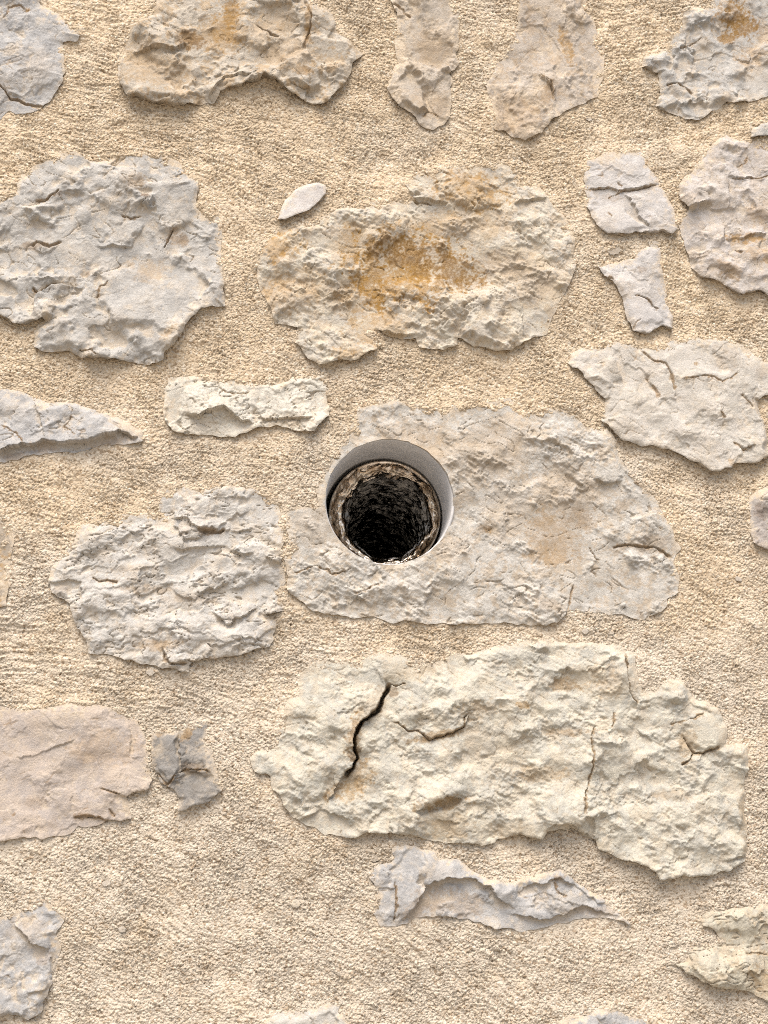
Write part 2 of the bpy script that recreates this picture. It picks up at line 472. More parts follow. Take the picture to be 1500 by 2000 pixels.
S('large central stone with a bright ochre stain',
  [(793, 357), (810, 340), (840, 323), (900, 320), (1000, 317), (1017, 333), (1017, 355), (1050, 358), (1077, 377), (1093, 403), (1113, 437), (1123, 473),
   (1127, 515), (1108, 560), (1085, 610), (1067, 647), (1000, 682), (963, 683), (925, 672), (895, 660), (893, 673), (863, 683), (820, 677), (813, 660), (783, 660),
   (732, 645), (740, 680), (700, 700), (623, 713), (603, 697), (577, 667), (580, 640), (540, 628), (528, 600), (508, 565), (500, 520), (510, 480), (545, 449),
   (600, 437), (633, 420), (673, 403), (740, 393), (760, 388), (797, 394), (803, 378)], ((0.475, 0.435, 0.36), (0.44, 0.40, 0.34)), P=7, tilt=5, a=(6, 6, 2.6), cr=1.2,
  fine=.9, ochre=.16, film=.35,
  stains=[(790, 520, 120, 80, 0, 1.0, .25), (800, 492, 75, 30, 0, 1.0, .8), (880, 525, 75, 35, 10, .8, .65), (730, 560, 40, 45, 0, .95, .35), (920, 370, 75, 48, 10, .75, .15), (540, 480, 50, 35, 0, .8, .05),
          (545, 570, 45, 40, 0, .6, .05), (600, 560, 40, 40, 0, .5, .05), (700, 560, 40, 60, 20, .6, .15), (740, 640, 60, 40, 0, .6, .0), (1000, 520, 70, 40, 0, .35, .2),
          (690, 480, 40, 60, 0, .5, .05), (940, 430, 60, 40, 0, .4, .1), (680, 690, 40, 12, 0, .7, .0), (660, 580, 30, 30, 0, .3, .3), (1050, 560, 50, 40, 0, .3, .1),
          (850, 440, 90, 30, -10, .5, .1)],
  feats=[('bump', 800, 500, 90, 45, 0, -10), ('facet', [(935, 455), (985, 440), (1010, 470), (990, 520), (945, 500)], 12, 0, 0),
         ('facet', [(900, 660), (910, 630), (960, 580), (975, 590), (950, 640), (990, 680)], 14, 4, -2), ('step', [(793, 357), (810, 385), (850, 392), (880, 390)], 6, 40, 1),
         ('crack', [(803, 385), (820, 395), (845, 398)], 2.5, 5), ('bump', 840, 600, 75, 45, 0, 6), ('step', [(730, 640), (790, 655), (815, 655)], 5, 35, 1),
         ('step', [(895, 655), (900, 630), (915, 615)], 5, 30, -1), ('bump', 660, 540, 40, 50, 0, 4), ('step', [(705, 500), (703, 540), (700, 580)], 5, 30, -1),
         ('step', [(1005, 400), (1020, 395), (1050, 385), (1075, 380)], 6, 22, 1), ('bump', 600, 450, 60, 15, -20, 4), ('bump', 1010, 480, 60, 50, 0, 4),
         ('step', [(940, 345), (970, 360), (1010, 345)], 3, 25, 1)])
S('square pinkish grey stone near the upper right with a diagonal ridge',
  [(1147, 310), (1187, 297), (1217, 298), (1257, 293), (1267, 320), (1290, 347), (1290, 360), (1300, 370), (1320, 420), (1323, 447), (1313, 460), (1290, 450),
   (1273, 452), (1207, 458), (1187, 455), (1163, 443), (1150, 413), (1143, 403), (1148, 385), (1143, 370), (1143, 347)], ((0.455, 0.435, 0.415), (0.42, 0.39, 0.36)),
  P=7, tilt=7, a=(2, 1.5, .8), cr=.4, edge=2, fine=.35, film=.2,
  feats=[('step', [(1143, 371), (1190, 368), (1215, 374), (1235, 366), (1290, 360)], 4, 60, 1), ('crack', [(1207, 357), (1218, 366)], 2, 3),
         ('crack', [(1143, 372), (1190, 368), (1218, 373), (1290, 360)], 1.5, 3), ('step', [(1218, 374), (1245, 410), (1273, 450)], 4, 30, 1),
         ('facet', [(1150, 405), (1190, 385), (1213, 378), (1235, 420), (1268, 450), (1190, 453)], 10, 6, 2), ('crack', [(1190, 390), (1205, 380), (1215, 372)], 1.5, 3),
         ('crack', [(1185, 415), (1195, 425)], 1.2, 2)], stains=[(1195, 385, 20, 10, 0, .2, .15)])
S('wedge shaped pinkish grey stone with a dark slit, near the upper right',
  [(1170, 520), (1200, 515), (1240, 503), (1245, 490), (1267, 480), (1290, 483), (1293, 520), (1300, 550), (1307, 593), (1315, 617), (1313, 640), (1290, 638),
   (1267, 648), (1237, 650), (1227, 627), (1213, 580), (1197, 550), (1180, 540)], ((0.46, 0.44, 0.42), (0.42, 0.395, 0.37)), P=10, tilt=6, a=(2, 2, .8), cr=.5, edge=2,
  fine=.3, film=.15, feats=[('crack', [(1240, 579), (1262, 585), (1280, 596), (1293, 603)], 2.2, 4), ('facet', [(1205, 560), (1245, 580), (1290, 605), (1300, 635), (1240, 640)], 12, 3, 0),
                            ('crack', [(1180, 540), (1200, 550)], 1.5, 3), ('crack', [(1238, 640), (1245, 630), (1255, 627)], 1.5, 3)],
  stains=[(1255, 527, 14, 8, 0, .2, .4)])
S('grey brown stone at the right edge, upper half, mottled with ochre',
  [(1420, 258), (1433, 270), (1467, 274), (1500, 277), (1570, 275), (1570, 575), (1500, 577), (1483, 567), (1460, 573), (1450, 578), (1423, 563), (1400, 550),
   (1370, 540), (1353, 520), (1347, 500), (1337, 473), (1327, 433), (1343, 407), (1327, 380), (1327, 357), (1350, 333), (1377, 300), (1397, 277)],
  ((0.445, 0.415, 0.39), (0.40, 0.355, 0.31)), P=9, tilt=10, a=(5, 5, 1.8), cr=.8, ochre=.08, film=.3,
  stains=[(1455, 465, 40, 12, 0, .7, .1), (1485, 500, 30, 20, 0, .5, .05), (1420, 530, 30, 15, 20, .5, .2), (1490, 420, 30, 30, 0, .4, 0), (1490, 280, 16, 10, 0, .1, .3)],
  feats=[('crack', [(1427, 346), (1460, 346), (1510, 344)], 1.6, 3), ('crack', [(1438, 325), (1455, 315), (1465, 303)], 1, 2), ('step', [(1345, 408), (1370, 400), (1390, 395)], 6, 40, 1),
         ('step', [(1420, 465), (1450, 460), (1500, 455)], 5, 40, 1), ('crack', [(1437, 488), (1447, 500)], 2, 4), ('bump', 1430, 345, 50, 50, 0, 4)])
S('thin grey chip at the right edge above the mottled stone',
  [(1467, 267), (1473, 252), (1485, 240), (1500, 234), (1570, 225), (1570, 262), (1500, 266), (1480, 263)], GREY, P=9, tilt=4, a=(2, 1.5, 1), edge=2, film=.1)
S('broad smooth pale stone at the right with forked cracks',
  [(1112, 707), (1118, 690), (1130, 680), (1147, 677), (1177, 677), (1207, 663), (1240, 670), (1253, 678), (1280, 675), (1317, 663), (1350, 658), (1417, 658),
   (1467, 673), (1497, 700), (1530, 715), (1570, 720), (1570, 760), (1500, 770), (1480, 778), (1485, 800), (1500, 835), (1505, 890), (1473, 905), (1437, 907),
   (1427, 917), (1393, 920), (1350, 900), (1307, 877), (1283, 873), (1247, 870), (1217, 860), (1190, 837), (1173, 820), (1181, 800), (1186, 778), (1156, 756),
   (1140, 730), (1130, 720), (1117, 720)], ((0.475, 0.445, 0.40), (0.44, 0.405, 0.35)), P=9, tilt=12, a=(4, 2.4, .9), cr=.7, edge=3, fine=.4, film=.25, ang=-.9, ochre=.03,
  stains=[(1417, 695, 28, 28, 0, .12, .22), (1490, 725, 14, 12, 0, .1, .25), (1465, 692, 7, 6, 0, .7, .3), (1360, 710, 5, 4, 0, .7, .3), (1430, 905, 15, 8, 0, .5, .1)],
  feats=[('crack', [(1253, 680), (1275, 702), (1300, 708), (1310, 730), (1318, 770)], 1.5, 3), ('crack', [(1333, 740), (1377, 737), (1413, 747), (1447, 723)], 1.5, 2.5),
         ('crack', [(1264, 735), (1275, 755), (1287, 780)], 1.5, 2.5), ('facet', [(1255, 677), (1280, 676), (1283, 690), (1273, 702)], 11, 3, 0),
         ('facet', [(1265, 730), (1285, 712), (1310, 745), (1316, 780), (1285, 785)], 12, 2, 3), ('facet', [(1285, 700), (1330, 668), (1360, 680), (1365, 720), (1330, 740)], 11, 2, -2),
         ('step', [(1190, 690), (1205, 710), (1220, 740)], 4, 30, -1), ('crack', [(1447, 772), (1465, 782), (1475, 795)], 1.5, 3), ('crack', [(1403, 805), (1415, 818)], 2, 3),
         ('step', [(1440, 875), (1460, 880), (1478, 868)], 3, 25, 1), ('crack', [(1430, 868), (1445, 880), (1470, 875)], 1.5, 3), ('bump', 1330, 800, 60, 80, 30, 3)])
S('small loaf shaped white stone above and left of the pipe',
  [(320, 750), (333, 733), (367, 733), (433, 740), (500, 747), (550, 750), (567, 737), (600, 730), (633, 730), (637, 753), (633, 777), (643, 793), (643, 810),
   (623, 833), (613, 842), (580, 837), (533, 830), (500, 837), (457, 853), (400, 850), (360, 848), (337, 840), (323, 820), (320, 783)],
  ((0.535, 0.505, 0.44), (0.49, 0.455, 0.385)), P=11, tilt=6, a=(3, 3.5, 1.5), ledge=(1.5, 14, 0), cr=.7, edge=6, film=.25, ochre=.03,
  stains=[(560, 820, 60, 15, 0, .3, .05), (395, 840, 40, 12, 0, .15, .1)],
  feats=[('step', [(358, 812), (385, 812), (410, 802), (440, 795), (460, 815), (500, 826)], 9, 60, 1), ('step', [(500, 812), (540, 818), (580, 812), (615, 812)], 5, 40, 1),
         ('crack', [(430, 760), (455, 768), (490, 765)], 1, 2), ('facet', [(322, 750), (340, 738), (356, 760), (355, 810), (330, 825)], 8, -8, 0)])
S('pale grey wedge of stone at the left edge with an undercut foot',
  [(-70, 740), (0, 753), (17, 757), (60, 770), (90, 783), (147, 785), (187, 797), (213, 810), (253, 823), (280, 843), (280, 862), (240, 868), (207, 869), (167, 877),
   (127, 882), (63, 885), (33, 897), (0, 899), (-70, 905)], COOL, P=9, tilt=2, a=(3, 3, 1.2), cr=1.2, edge=2, film=.2, fine=.35,
  stains=[(85, 872, 25, 12, 0, .25, .35), (230, 858, 40, 12, -15, .3, .25), (20, 890, 30, 8, 0, .2, .4)],
  feats=[('step', [(-30, 885), (0, 879), (63, 868), (87, 853), (120, 869), (167, 863), (200, 850), (232, 840), (280, 862)], 13, 70, 1),
         ('step', [(60, 770), (75, 810), (87, 850)], 3, 30, 1), ('crack', [(0, 830), (30, 845), (50, 870)], 1.2, 2.5), ('crack', [(138, 810), (125, 835), (150, 852)], 1.2, 3)])
S('large grey stone pierced by the pipe',
  [(700, 793), (727, 789), (783, 781), (833, 793), (900, 790), (980, 780), (1000, 773), (1008, 800), (1017, 807), (1060, 798), (1097, 797), (1120, 810),
   (1143, 833), (1187, 836), (1200, 850), (1203, 873), (1220, 907), (1250, 927), (1267, 953), (1290, 987), (1300, 1000), (1317, 1040), (1330, 1070), (1320, 1100),
   (1327, 1127), (1330, 1157), (1310, 1170), (1293, 1193), (1253, 1210), (1207, 1200), (1150, 1193), (1113, 1190), (1093, 1207), (1090, 1217), (1067, 1223),
   (1000, 1217), (927, 1217), (883, 1220), (800, 1213), (770, 1217), (730, 1203), (687, 1207), (613, 1192), (577, 1170), (560, 1150), (565, 1127), (553, 1090),
   (563, 1067), (560, 1000), (567, 993), (620, 985), (617, 950), (647, 900), (687, 833)], ((0.470, 0.450, 0.412), (0.380, 0.350, 0.303)), P=5.5, tilt=3.5,
  a=(3.5, 4.6, 2.6), cr=1.4, edge=3, fine=.9, film=.16, ang=-.45, ochre=.15,
  stains=[(830, 870, 90, 50, 10, .35, .05), (1080, 1050, 60, 60, 0, .5, .2), (1110, 960, 60, 60, 0, .3, .1), (960, 880, 90, 60, -20, .3, .05), (950, 1030, 14, 8, 0, .6, .3),
          (880, 1070, 40, 30, 0, .3, .0), (1130, 1010, 40, 25, 0, .4, .3), (1070, 1180, 30, 12, 20, .2, .3), (610, 1025, 40, 40, 0, .2, .05), (1270, 1060, 40, 20, 0, .2, .3),
          (1000, 1000, 50, 60, 0, .2, .05)],
  feats=[('crack', [(573, 1122), (600, 1110), (615, 1102), (640, 1117), (650, 1124), (682, 1115)], 1.5, 3), ('crack', [(693, 1160), (715, 1152), (743, 1140)], 1.5, 3),
         ('crack', [(1200, 1070), (1235, 1064), (1280, 1068), (1315, 1090)], 2.5, 5), ('facet', [(1220, 1125), (1265, 1115), (1300, 1120), (1320, 1155), (1270, 1190), (1215, 1170)], 6, 1, 2),
         ('facet', [(1130, 1130), (1160, 1120), (1200, 1160), (1180, 1170), (1140, 1165)], 8, 2, 2), ('bump', 1090, 1060, 80, 60, 30, -5), ('bump', 1150, 1170, 60, 30, 0, -3),
         ('bump', 620, 1130, 60, 40, 0, 2), ('bump', 1080, 870, 60, 50, 0, 4), ('facet', [(1170, 900), (1210, 895), (1222, 930), (1190, 940), (1165, 925)], 9, 0, 2),
         ('step', [(1155, 930), (1180, 945), (1220, 938)], 4, 30, 1), ('crack', [(1090, 1217), (1110, 1190), (1118, 1160), (1125, 1140)], 1.5, 3),
         ('step', [(1320, 1000), (1240, 1010), (1232, 1060)], 3, 25, 1), ('crack', [(1150, 1065), (1165, 1090), (1170, 1095)], 1.5, 3), ('bump', 840, 840, 60, 20, 20, -3)])
S('layered grey stone to the lower left of the pipe',
  [(310, 993), (313, 970), (333, 948), (360, 947), (383, 960), (420, 950), (450, 947), (497, 953), (517, 960), (540, 965), (545, 1000), (553, 1030), (551, 1090),
   (546, 1100), (553, 1112), (556, 1150), (556, 1192), (517, 1200), (537, 1210), (533, 1247), (528, 1263), (500, 1267), (463, 1277), (420, 1285), (393, 1287),
   (370, 1300), (365, 1309), (317, 1303), (277, 1297), (213, 1280), (173, 1275), (167, 1247), (153, 1227), (137, 1190), (127, 1167), (100, 1160), (93, 1133),
   (100, 1103), (127, 1080), (130, 1063), (140, 1057), (143, 1043), (160, 1023), (213, 1017), (233, 1005), (283, 1003), (318, 1007)],
  ((0.475, 0.455, 0.42), (0.435, 0.41, 0.37)), P=8, tilt=7, a=(5, 5, 1.8), ledge=(3.0, 19, 0.10), cr=.6, ochre=.07, film=.2, ax=2.0, ang=.08,
  stains=[(410, 1037, 28, 7, 0, .5, .3), (255, 1110, 40, 8, 0, .3, .1), (310, 1260, 40, 12, 0, .5, .05), (430, 1290, 30, 8, 0, .4, .4), (120, 1150, 15, 10, 0, .15, .3),
          (370, 1170, 50, 10, 0, .25, .05), (290, 1150, 50, 8, 0, .3, .1)],
  feats=[('crack', [(385, 1032), (400, 1040), (430, 1040), (438, 1034)], 5, 8), ('step', [(320, 1010), (360, 1015), (385, 1032), (440, 1040), (500, 1030)], 5, 40, 1),
         ('crack', [(315, 1263), (318, 1285), (330, 1296), (365, 1297)], 2, 5), ('step', [(315, 1263), (330, 1296), (393, 1285)], 4, 50, 1), ('crack', [(152, 1225), (160, 1245), (170, 1270)], 2.2, 6),
         ('step', [(270, 1155), (310, 1150), (335, 1140)], 5, 30, 1), ('step', [(380, 1160), (420, 1150), (450, 1130)], 5, 35, 1), ('crack', [(180, 1130), (195, 1135), (210, 1130), (230, 1135)], 2, 4),
         ('step', [(410, 1195), (440, 1215), (470, 1210), (500, 1190)], 6, 40, 1), ('step', [(330, 1070), (390, 1068), (440, 1065), (470, 1085), (500, 1085)], 5, 40, 1),
         ('step', [(140, 1060), (160, 1065), (220, 1030), (280, 1022)], 4, 40, -1), ('bump', 455, 1195, 35, 25, 0, 5), ('bump', 400, 1240, 60, 25, 0, 4),
         ('step', [(520, 1085), (540, 1098), (553, 1098)], 4, 30, 1), ('step', [(510, 1196), (535, 1200), (556, 1192)], 5, 40, 1), ('bump', 310, 1060, 100, 25, 0, 3)])
S('largest cream stone, below the pipe, split by a deep crack',
  [(610, 1293), (643, 1290), (700, 1295), (720, 1277), (753, 1272), (783, 1277), (803, 1287), (812, 1300), (853, 1293), (880, 1280), (933, 1273), (977, 1260),
   (1000, 1260), (1037, 1247), (1127, 1257), (1143, 1252), (1213, 1260), (1240, 1277), (1247, 1317), (1257, 1347), (1277, 1350), (1307, 1325), (1337, 1333),
   (1353, 1360), (1407, 1383), (1420, 1417), (1420, 1453), (1460, 1457), (1465, 1500), (1457, 1533), (1460, 1617), (1460, 1667), (1457, 1683), (1427, 1700),
   (1373, 1712), (1327, 1713), (1287, 1718), (1277, 1703), (1257, 1690), (1197, 1670), (1170, 1657), (1163, 1640), (1117, 1617), (1067, 1623), (1057, 1638), (1013, 1630),
   (993, 1637), (940, 1650), (900, 1647), (850, 1642), (800, 1630), (717, 1625), (677, 1637), (633, 1630), (590, 1607), (573, 1597), (570, 1587), (553, 1573),
   (547, 1553), (533, 1543), (527, 1517), (497, 1508), (490, 1480), (500, 1470), (540, 1463), (537, 1437), (550, 1407), (563, 1367), (583, 1357), (587, 1323)],
  CREAM, P=11, tilt=13, a=(5, 4.5, 2), cr=.7, edge=4, fine=.7, film=.06, ochre=.09,
  stains=[(690, 1440, 14, 40, 10, .7, .5), (690, 1470, 14, 14, 0, .5, .8), (700, 1525, 25, 40, 30, .6, .15), (655, 1545, 20, 14, -40, .6, .4), (765, 1345, 12, 14, 0, .4, .6), (870, 1572, 55, 14, 0, .6, .25),
          (870, 1605, 50, 30, 0, .4, 0), (1115, 1335, 40, 12, 0, .5, .3), (1185, 1330, 40, 30, 20, .35, .1), (1020, 1378, 16, 7, 0, .8, .1), (850, 1437, 50, 8, -10, .6, .4),
          (930, 1390, 40, 20, 0, .35, .05), (1050, 1510, 60, 15, 0, .4, .15), (1310, 1554, 40, 10, 0, .25, .3), (1345, 1455, 18, 25, 0, .4, .2), (1100, 1430, 40, 8, 0, .4, .3),
          (1455, 1600, 12, 60, 0, .4, .05), (960, 1460, 60, 50, 0, .2, 0), (1000, 1620, 60, 15, 0, .3, .1), (730, 1380, 20, 40, 35, .3, .3), (800, 1310, 50, 20, 0, .3, 0)],
  feats=[('step', [(757, 1330), (757, 1345), (750, 1362), (735, 1390), (705, 1410), (695, 1425), (690, 1445), (691, 1480), (683, 1500), (672, 1518), (650, 1545), (628, 1572)], 11, 60, -1),
         ('crack', [(756, 1330), (757, 1345), (750, 1362), (735, 1390), (708, 1410), (698, 1428), (694, 1445), (696, 1480), (687, 1500), (674, 1518)], 5.4, 17), ('bump', 765, 1360, 25, 30, 40, -4),
         ('crack', [(757, 1330), (775, 1334), (792, 1331)], 1.6, 4), ('crack', [(760, 1410), (778, 1412), (795, 1430), (820, 1430), (840, 1442), (880, 1432), (903, 1420), (905, 1400), (920, 1388)], 2, 5),
         ('step', [(820, 1430), (840, 1442), (880, 1432), (903, 1420), (920, 1388)], 5, 40, 1), ('crack', [(1165, 1415), (1152, 1440), (1155, 1480), (1150, 1520), (1143, 1560), (1140, 1592)], 1.7, 4),
         ('crack', [(1222, 1275), (1226, 1315), (1232, 1350), (1252, 1377)], 2.2, 5), ('step', [(1222, 1275), (1226, 1315), (1232, 1350), (1252, 1377)], 5, 50, -1),
         ('crack', [(1338, 1435), (1343, 1452), (1357, 1472), (1378, 1474), (1412, 1460)], 3, 8), ('crack', [(1357, 1472), (1345, 1482), (1328, 1492)], 2.5, 6), ('crack', [(1310, 1417), (1345, 1405), (1375, 1392)], 1.5, 3),
         ('crack', [(1195, 1388), (1197, 1405), (1194, 1420)], 1.4, 3), ('step', [(1240, 1420), (1252, 1440), (1280, 1447)], 3, 25, 1),
         ('step', [(812, 1583), (845, 1572), (870, 1556), (910, 1562)], 8, 60, 1), ('bump', 860, 1572, 48, 10, -15, -7), ('step', [(845, 1600), (900, 1605)], 3, 20, 1),
         ('step', [(1060, 1625), (1080, 1612), (1115, 1612), (1163, 1638)], 6, 60, 1), ('step', [(1163, 1640), (1150, 1600), (1140, 1590)], 5, 60, -1), ('bump', 1050, 1520, 80, 18, -5, -5),
         ('bump', 640, 1400, 70, 70, 0, 4), ('bump', 960, 1350, 140, 50, 0, 4), ('bump', 1330, 1600, 100, 60, 0, 4), ('bump', 1090, 1580, 50, 40, 0, 6), ('facet', [(1340, 1395), (1400, 1390), (1417, 1450), (1380, 1472), (1345, 1450)], 15, 1, 2),
         ('step', [(1415, 1685), (1435, 1675), (1458, 1672)], 4, 25, 1), ('step', [(580, 1600), (630, 1585), (690, 1600)], 4, 40, 1), ('step', [(940, 1260), (1180, 1300), (1230, 1290)], 2, 60, -1)])
S('smooth pinkish stone at the left edge, lower half',
  [(-70, 1375), (0, 1378), (20, 1380), (50, 1388), (67, 1380), (133, 1373), (200, 1377), (240, 1387), (250, 1403), (267, 1403), (280, 1430), (290, 1467),
   (293, 1500), (298, 1525), (283, 1543), (247, 1557), (252, 1583), (262, 1602), (217, 1603), (150, 1617), (123, 1633), (83, 1638), (67, 1633), (0, 1642), (-70, 1640)],
  PINK, P=6, tilt=6, a=(3, 1.6, .5), cr=.25, edge=3, fine=.3, film=.25, ang=.5,
  stains=[(200, 1460, 60, 30, 0, .25, 0), (60, 1570, 25, 12, 0, .1, .2), (27, 1590, 4, 5, 0, .5, .5), (170, 1595, 25, 6, 0, .3, .4)],
  feats=[('crack', [(195, 1540), (215, 1548), (235, 1555)], 1.6, 4), ('crack', [(140, 1597), (165, 1592), (190, 1595), (212, 1603)], 2, 4), ('crack', [(207, 1580), (222, 1597)], 1.6, 3),
         ('step', [(145, 1597), (170, 1592), (212, 1603)], 4, 40, 1), ('crack', [(20, 1380), (35, 1385), (50, 1386)], 1.5, 3), ('step', [(250, 1390), (250, 1450), (255, 1480)], 2, 30, -1), ('bump', 60, 1575, 25, 12, 0, -3), ('step', [(20, 1478), (80, 1470), (150, 1440)], 2, 40, 1)])
S('small dark grey broken stone beside the pinkish one',
  [(297, 1437), (305, 1427), (327, 1430), (357, 1427), (383, 1410), (403, 1413), (400, 1443), (417, 1467), (423, 1513), (433, 1543), (407, 1567), (347, 1583),
   (350, 1560), (337, 1540), (313, 1527), (300, 1503), (295, 1465)], DARK, P=9, tilt=3, a=(4, 4, 1.8), cr=1, edge=2, film=.12,
  stains=[(365, 1430, 10, 18, 20, .5, .2), (310, 1433, 8, 6, 0, .5, .3), (380, 1500, 20, 10, 0, .2, .3)],
  feats=[('facet', [(300, 1440), (345, 1430), (352, 1500), (335, 1525), (305, 1500)], 15, 0, 4), ('facet', [(355, 1510), (420, 1510), (430, 1540), (405, 1565), (350, 1575)], 4, 5, 0), ('crack', [(303, 1505), (325, 1530), (345, 1508), (395, 1502), (420, 1512)], 2, 4), ('step', [(345, 1420), (350, 1460), (352, 1500)], 4, 40, 1)])
S('long grey stone with a flat blue grey facet, below the largest stone',
  [(720, 1713), (730, 1690), (763, 1683), (770, 1653), (797, 1650), (847, 1663), (860, 1673), (900, 1680), (917, 1697), (957, 1720), (1000, 1723), (1047, 1710),
   (1100, 1700), (1117, 1710), (1133, 1727), (1167, 1747), (1210, 1770), (1230, 1790), (1240, 1812), (1222, 1806), (1200, 1792), (1143, 1793), (1100, 1802), (1023, 1823),
   (1000, 1817), (933, 1800), (893, 1793), (833, 1790), (775, 1807), (743, 1810), (730, 1783), (730, 1733)], COOL, P=8, tilt=-4, a=(4, 4, 1.6), cr=.7, edge=3, film=.3,
  stains=[(830, 1770, 50, 25, -30, .35, .05), (900, 1770, 50, 25, 0, .3, .0), (1090, 1715, 12, 6, 0, .4, .4), (1160, 1780, 50, 8, 0, .2, .2)],
  feats=[('facet', [(765, 1690), (800, 1655), (822, 1665), (832, 1705), (820, 1755), (800, 1790), (775, 1803), (768, 1760)], 12, 2, 4), ('facet', [(825, 1665), (900, 1685), (915, 1700), (870, 1715), (835, 1740), (832, 1700)], 10, -6, -3),
         ('step', [(775, 1805), (808, 1775), (832, 1725), (880, 1712), (925, 1720), (960, 1735), (1010, 1780)], 10, 45, 1), ('step', [(985, 1788), (1010, 1785), (1070, 1800), (1140, 1768), (1210, 1785)], 8, 55, 1),
         ('step', [(1000, 1745), (1060, 1725), (1090, 1712), (1130, 1735), (1170, 1760), (1210, 1772)], 5, 25, 1), ('crack', [(772, 1720), (773, 1760), (770, 1800)], 1.8, 4), ('crack', [(1085, 1720), (1095, 1740), (1110, 1750)], 1.5, 3),
         ('step', [(730, 1735), (750, 1735), (772, 1740)], 3, 20, 1)])
S('grey stone at the left edge near the bottom with a white facet',
  [(-70, 1790), (0, 1790), (43, 1777), (77, 1753), (113, 1777), (122, 1800), (110, 1827), (120, 1850), (115, 1877), (103, 1903), (93, 1937), (80, 1977), (53, 1990),
   (17, 1980), (0, 1983), (-70, 1985)], COOL, P=9, tilt=6, a=(4, 3, 1.2), cr=.6, film=.4, stains=[(60, 1810, 25, 22, 0, .25, 0), (85, 1870, 18, 14, 0, .2, .3), (25, 1800, 30, 30, 0, .1, .1)],
  feats=[('facet', [(38, 1912), (92, 1912), (88, 1925), (60, 1940), (55, 1935)], 17, 4, 6), ('facet', [(35, 1915), (58, 1938), (60, 1965), (35, 1960)], 13, -3, -6), ('step', [(20, 1800), (45, 1820), (65, 1845), (100, 1855)], 7, 35, 1),
         ('step', [(98, 1860), (102, 1885), (96, 1930), (82, 1970)], 8, 40, -1)])
S('pale stone cut by the bottom edge, left of centre',
  [(508, 2060), (513, 1997), (533, 1977), (573, 1974), (613, 1970), (643, 1960), (663, 1967), (663, 1980), (683, 2000), (700, 2060)], ((.475, .45, .41), (.42, .39, .34)), P=6, tilt=4, a=(3, 3, 1), film=.4,
  feats=[('facet', [(622, 1983), (660, 1980), (672, 2010), (640, 2010)], 2, -2, -5)])
S('yellowish folded stone at the right edge near the bottom',
  [(1373, 1787), (1400, 1777), (1450, 1770), (1500, 1767), (1570, 1762), (1570, 1955), (1500, 1955), (1463, 1937), (1417, 1930), (1370, 1917), (1343, 1900), (1323, 1883),
   (1337, 1860), (1367, 1847), (1408, 1840), (1402, 1820), (1377, 1807)], ((0.455, 0.42, 0.335), (0.40, 0.365, 0.295)), P=10, tilt=8, a=(4, 3.5, 1.2), ledge=(2.5, 20, -.35), cr=.4, edge=5, film=.25, ochre=.12,
  stains=[(1490, 1920, 30, 30, 0, .5, .2), (1350, 1870, 15, 8, 0, .1, .2)], feats=[('bump', 1420, 1835, 40, 12, 0, -8), ('step', [(1410, 1845), (1455, 1862), (1510, 1862)], 4, 40, -1), ('crack', [(1455, 1861), (1510, 1861)], 1.5, 3),
         ('bump', 1440, 1800, 50, 22, 0, 5), ('bump', 1400, 1880, 60, 22, 0, 5), ('facet', [(1427, 1812), (1440, 1815), (1450, 1850), (1440, 1858), (1428, 1845)], 10, 0, 0)])
S('grey stone cut by the bottom edge, right of centre',
  [(1080, 2060), (1093, 1997), (1117, 1987), (1160, 1980), (1173, 1973), (1207, 1973), (1233, 1987), (1277, 1997), (1300, 2060)], COOL, P=7, tilt=4, a=(3, 2, 1), film=.35)
S('dark grey stone at the right edge, level with the pipe',
  [(1463, 993), (1467, 970), (1485, 955), (1500, 947), (1570, 940), (1570, 1090), (1500, 1073), (1473, 1060), (1467, 1033)], ((.38, .35, .32), (.32, .28, .25)), P=6, tilt=4, a=(4, 3, 1.2), film=.4,
  stains=[(1490, 1000, 15, 15, 0, .1, .5)])
S('brown flush stone at the left edge, level with the pipe',
  [(-70, 1005), (8, 1005), (20, 1030), (26, 1060), (18, 1110), (10, 1180), (-70, 1200)], TAN, P=3, tilt=2, a=(3, 2, 1), film=.6, ochre=.3)

for (x, y, r, c) in [(1199, 486, 13, DARK), (1279, 474, 12, COOL), (733, 1677, 9, DARK), (1443, 1130, 8, COOL), (1151, 229, 8, COOL), (577, 1766, 11, CREAM), (1146, 1232, 9, GREY),
                     (1195, 1234, 7, GREY), (294, 1312, 9, GREY), (1314, 1845, 8, CREAM), (236, 1816, 9, GREY), (206, 1726, 9, GREY), (1477, 1220, 9, GREY), (168, 1737, 7, TAN)]:
    rg = np.random.default_rng(int(x))
    n = 9
    S('small %s pebble showing through the mortar' % ('dark grey' if c is DARK else 'pale'),
      [(x + r * (0.75 + .45 * rg.random()) * math.cos(k * 2 * math.pi / n), y + r * (0.75 + .45 * rg.random()) * .85 * math.sin(k * 2 * math.pi / n)) for k in range(n)],
      c, P=2.2, tilt=1, a=(1, 1, .5), cr=0, edge=3, fine=.3, film=.55, rag=.3)
    STONES[-1]['pebble'] = True

def gauss(X, Z, cx, cy, rx, ry, ang):
    wx, wz = wall(cx, cy)
    a = math.radians(-ang)
    c, s = math.cos(a), math.sin(a)
    U = ((X - wx) * c + (Z - wz) * s) / (rx * PX)
    V = (-(X - wx) * s + (Z - wz) * c) / (ry * PX)
    return U * U + V * V

HC = np.array(wall(760, 980, 0.0))
HR = 0.0631                # the hole drilled in the stone, its lip just covers the pipe end

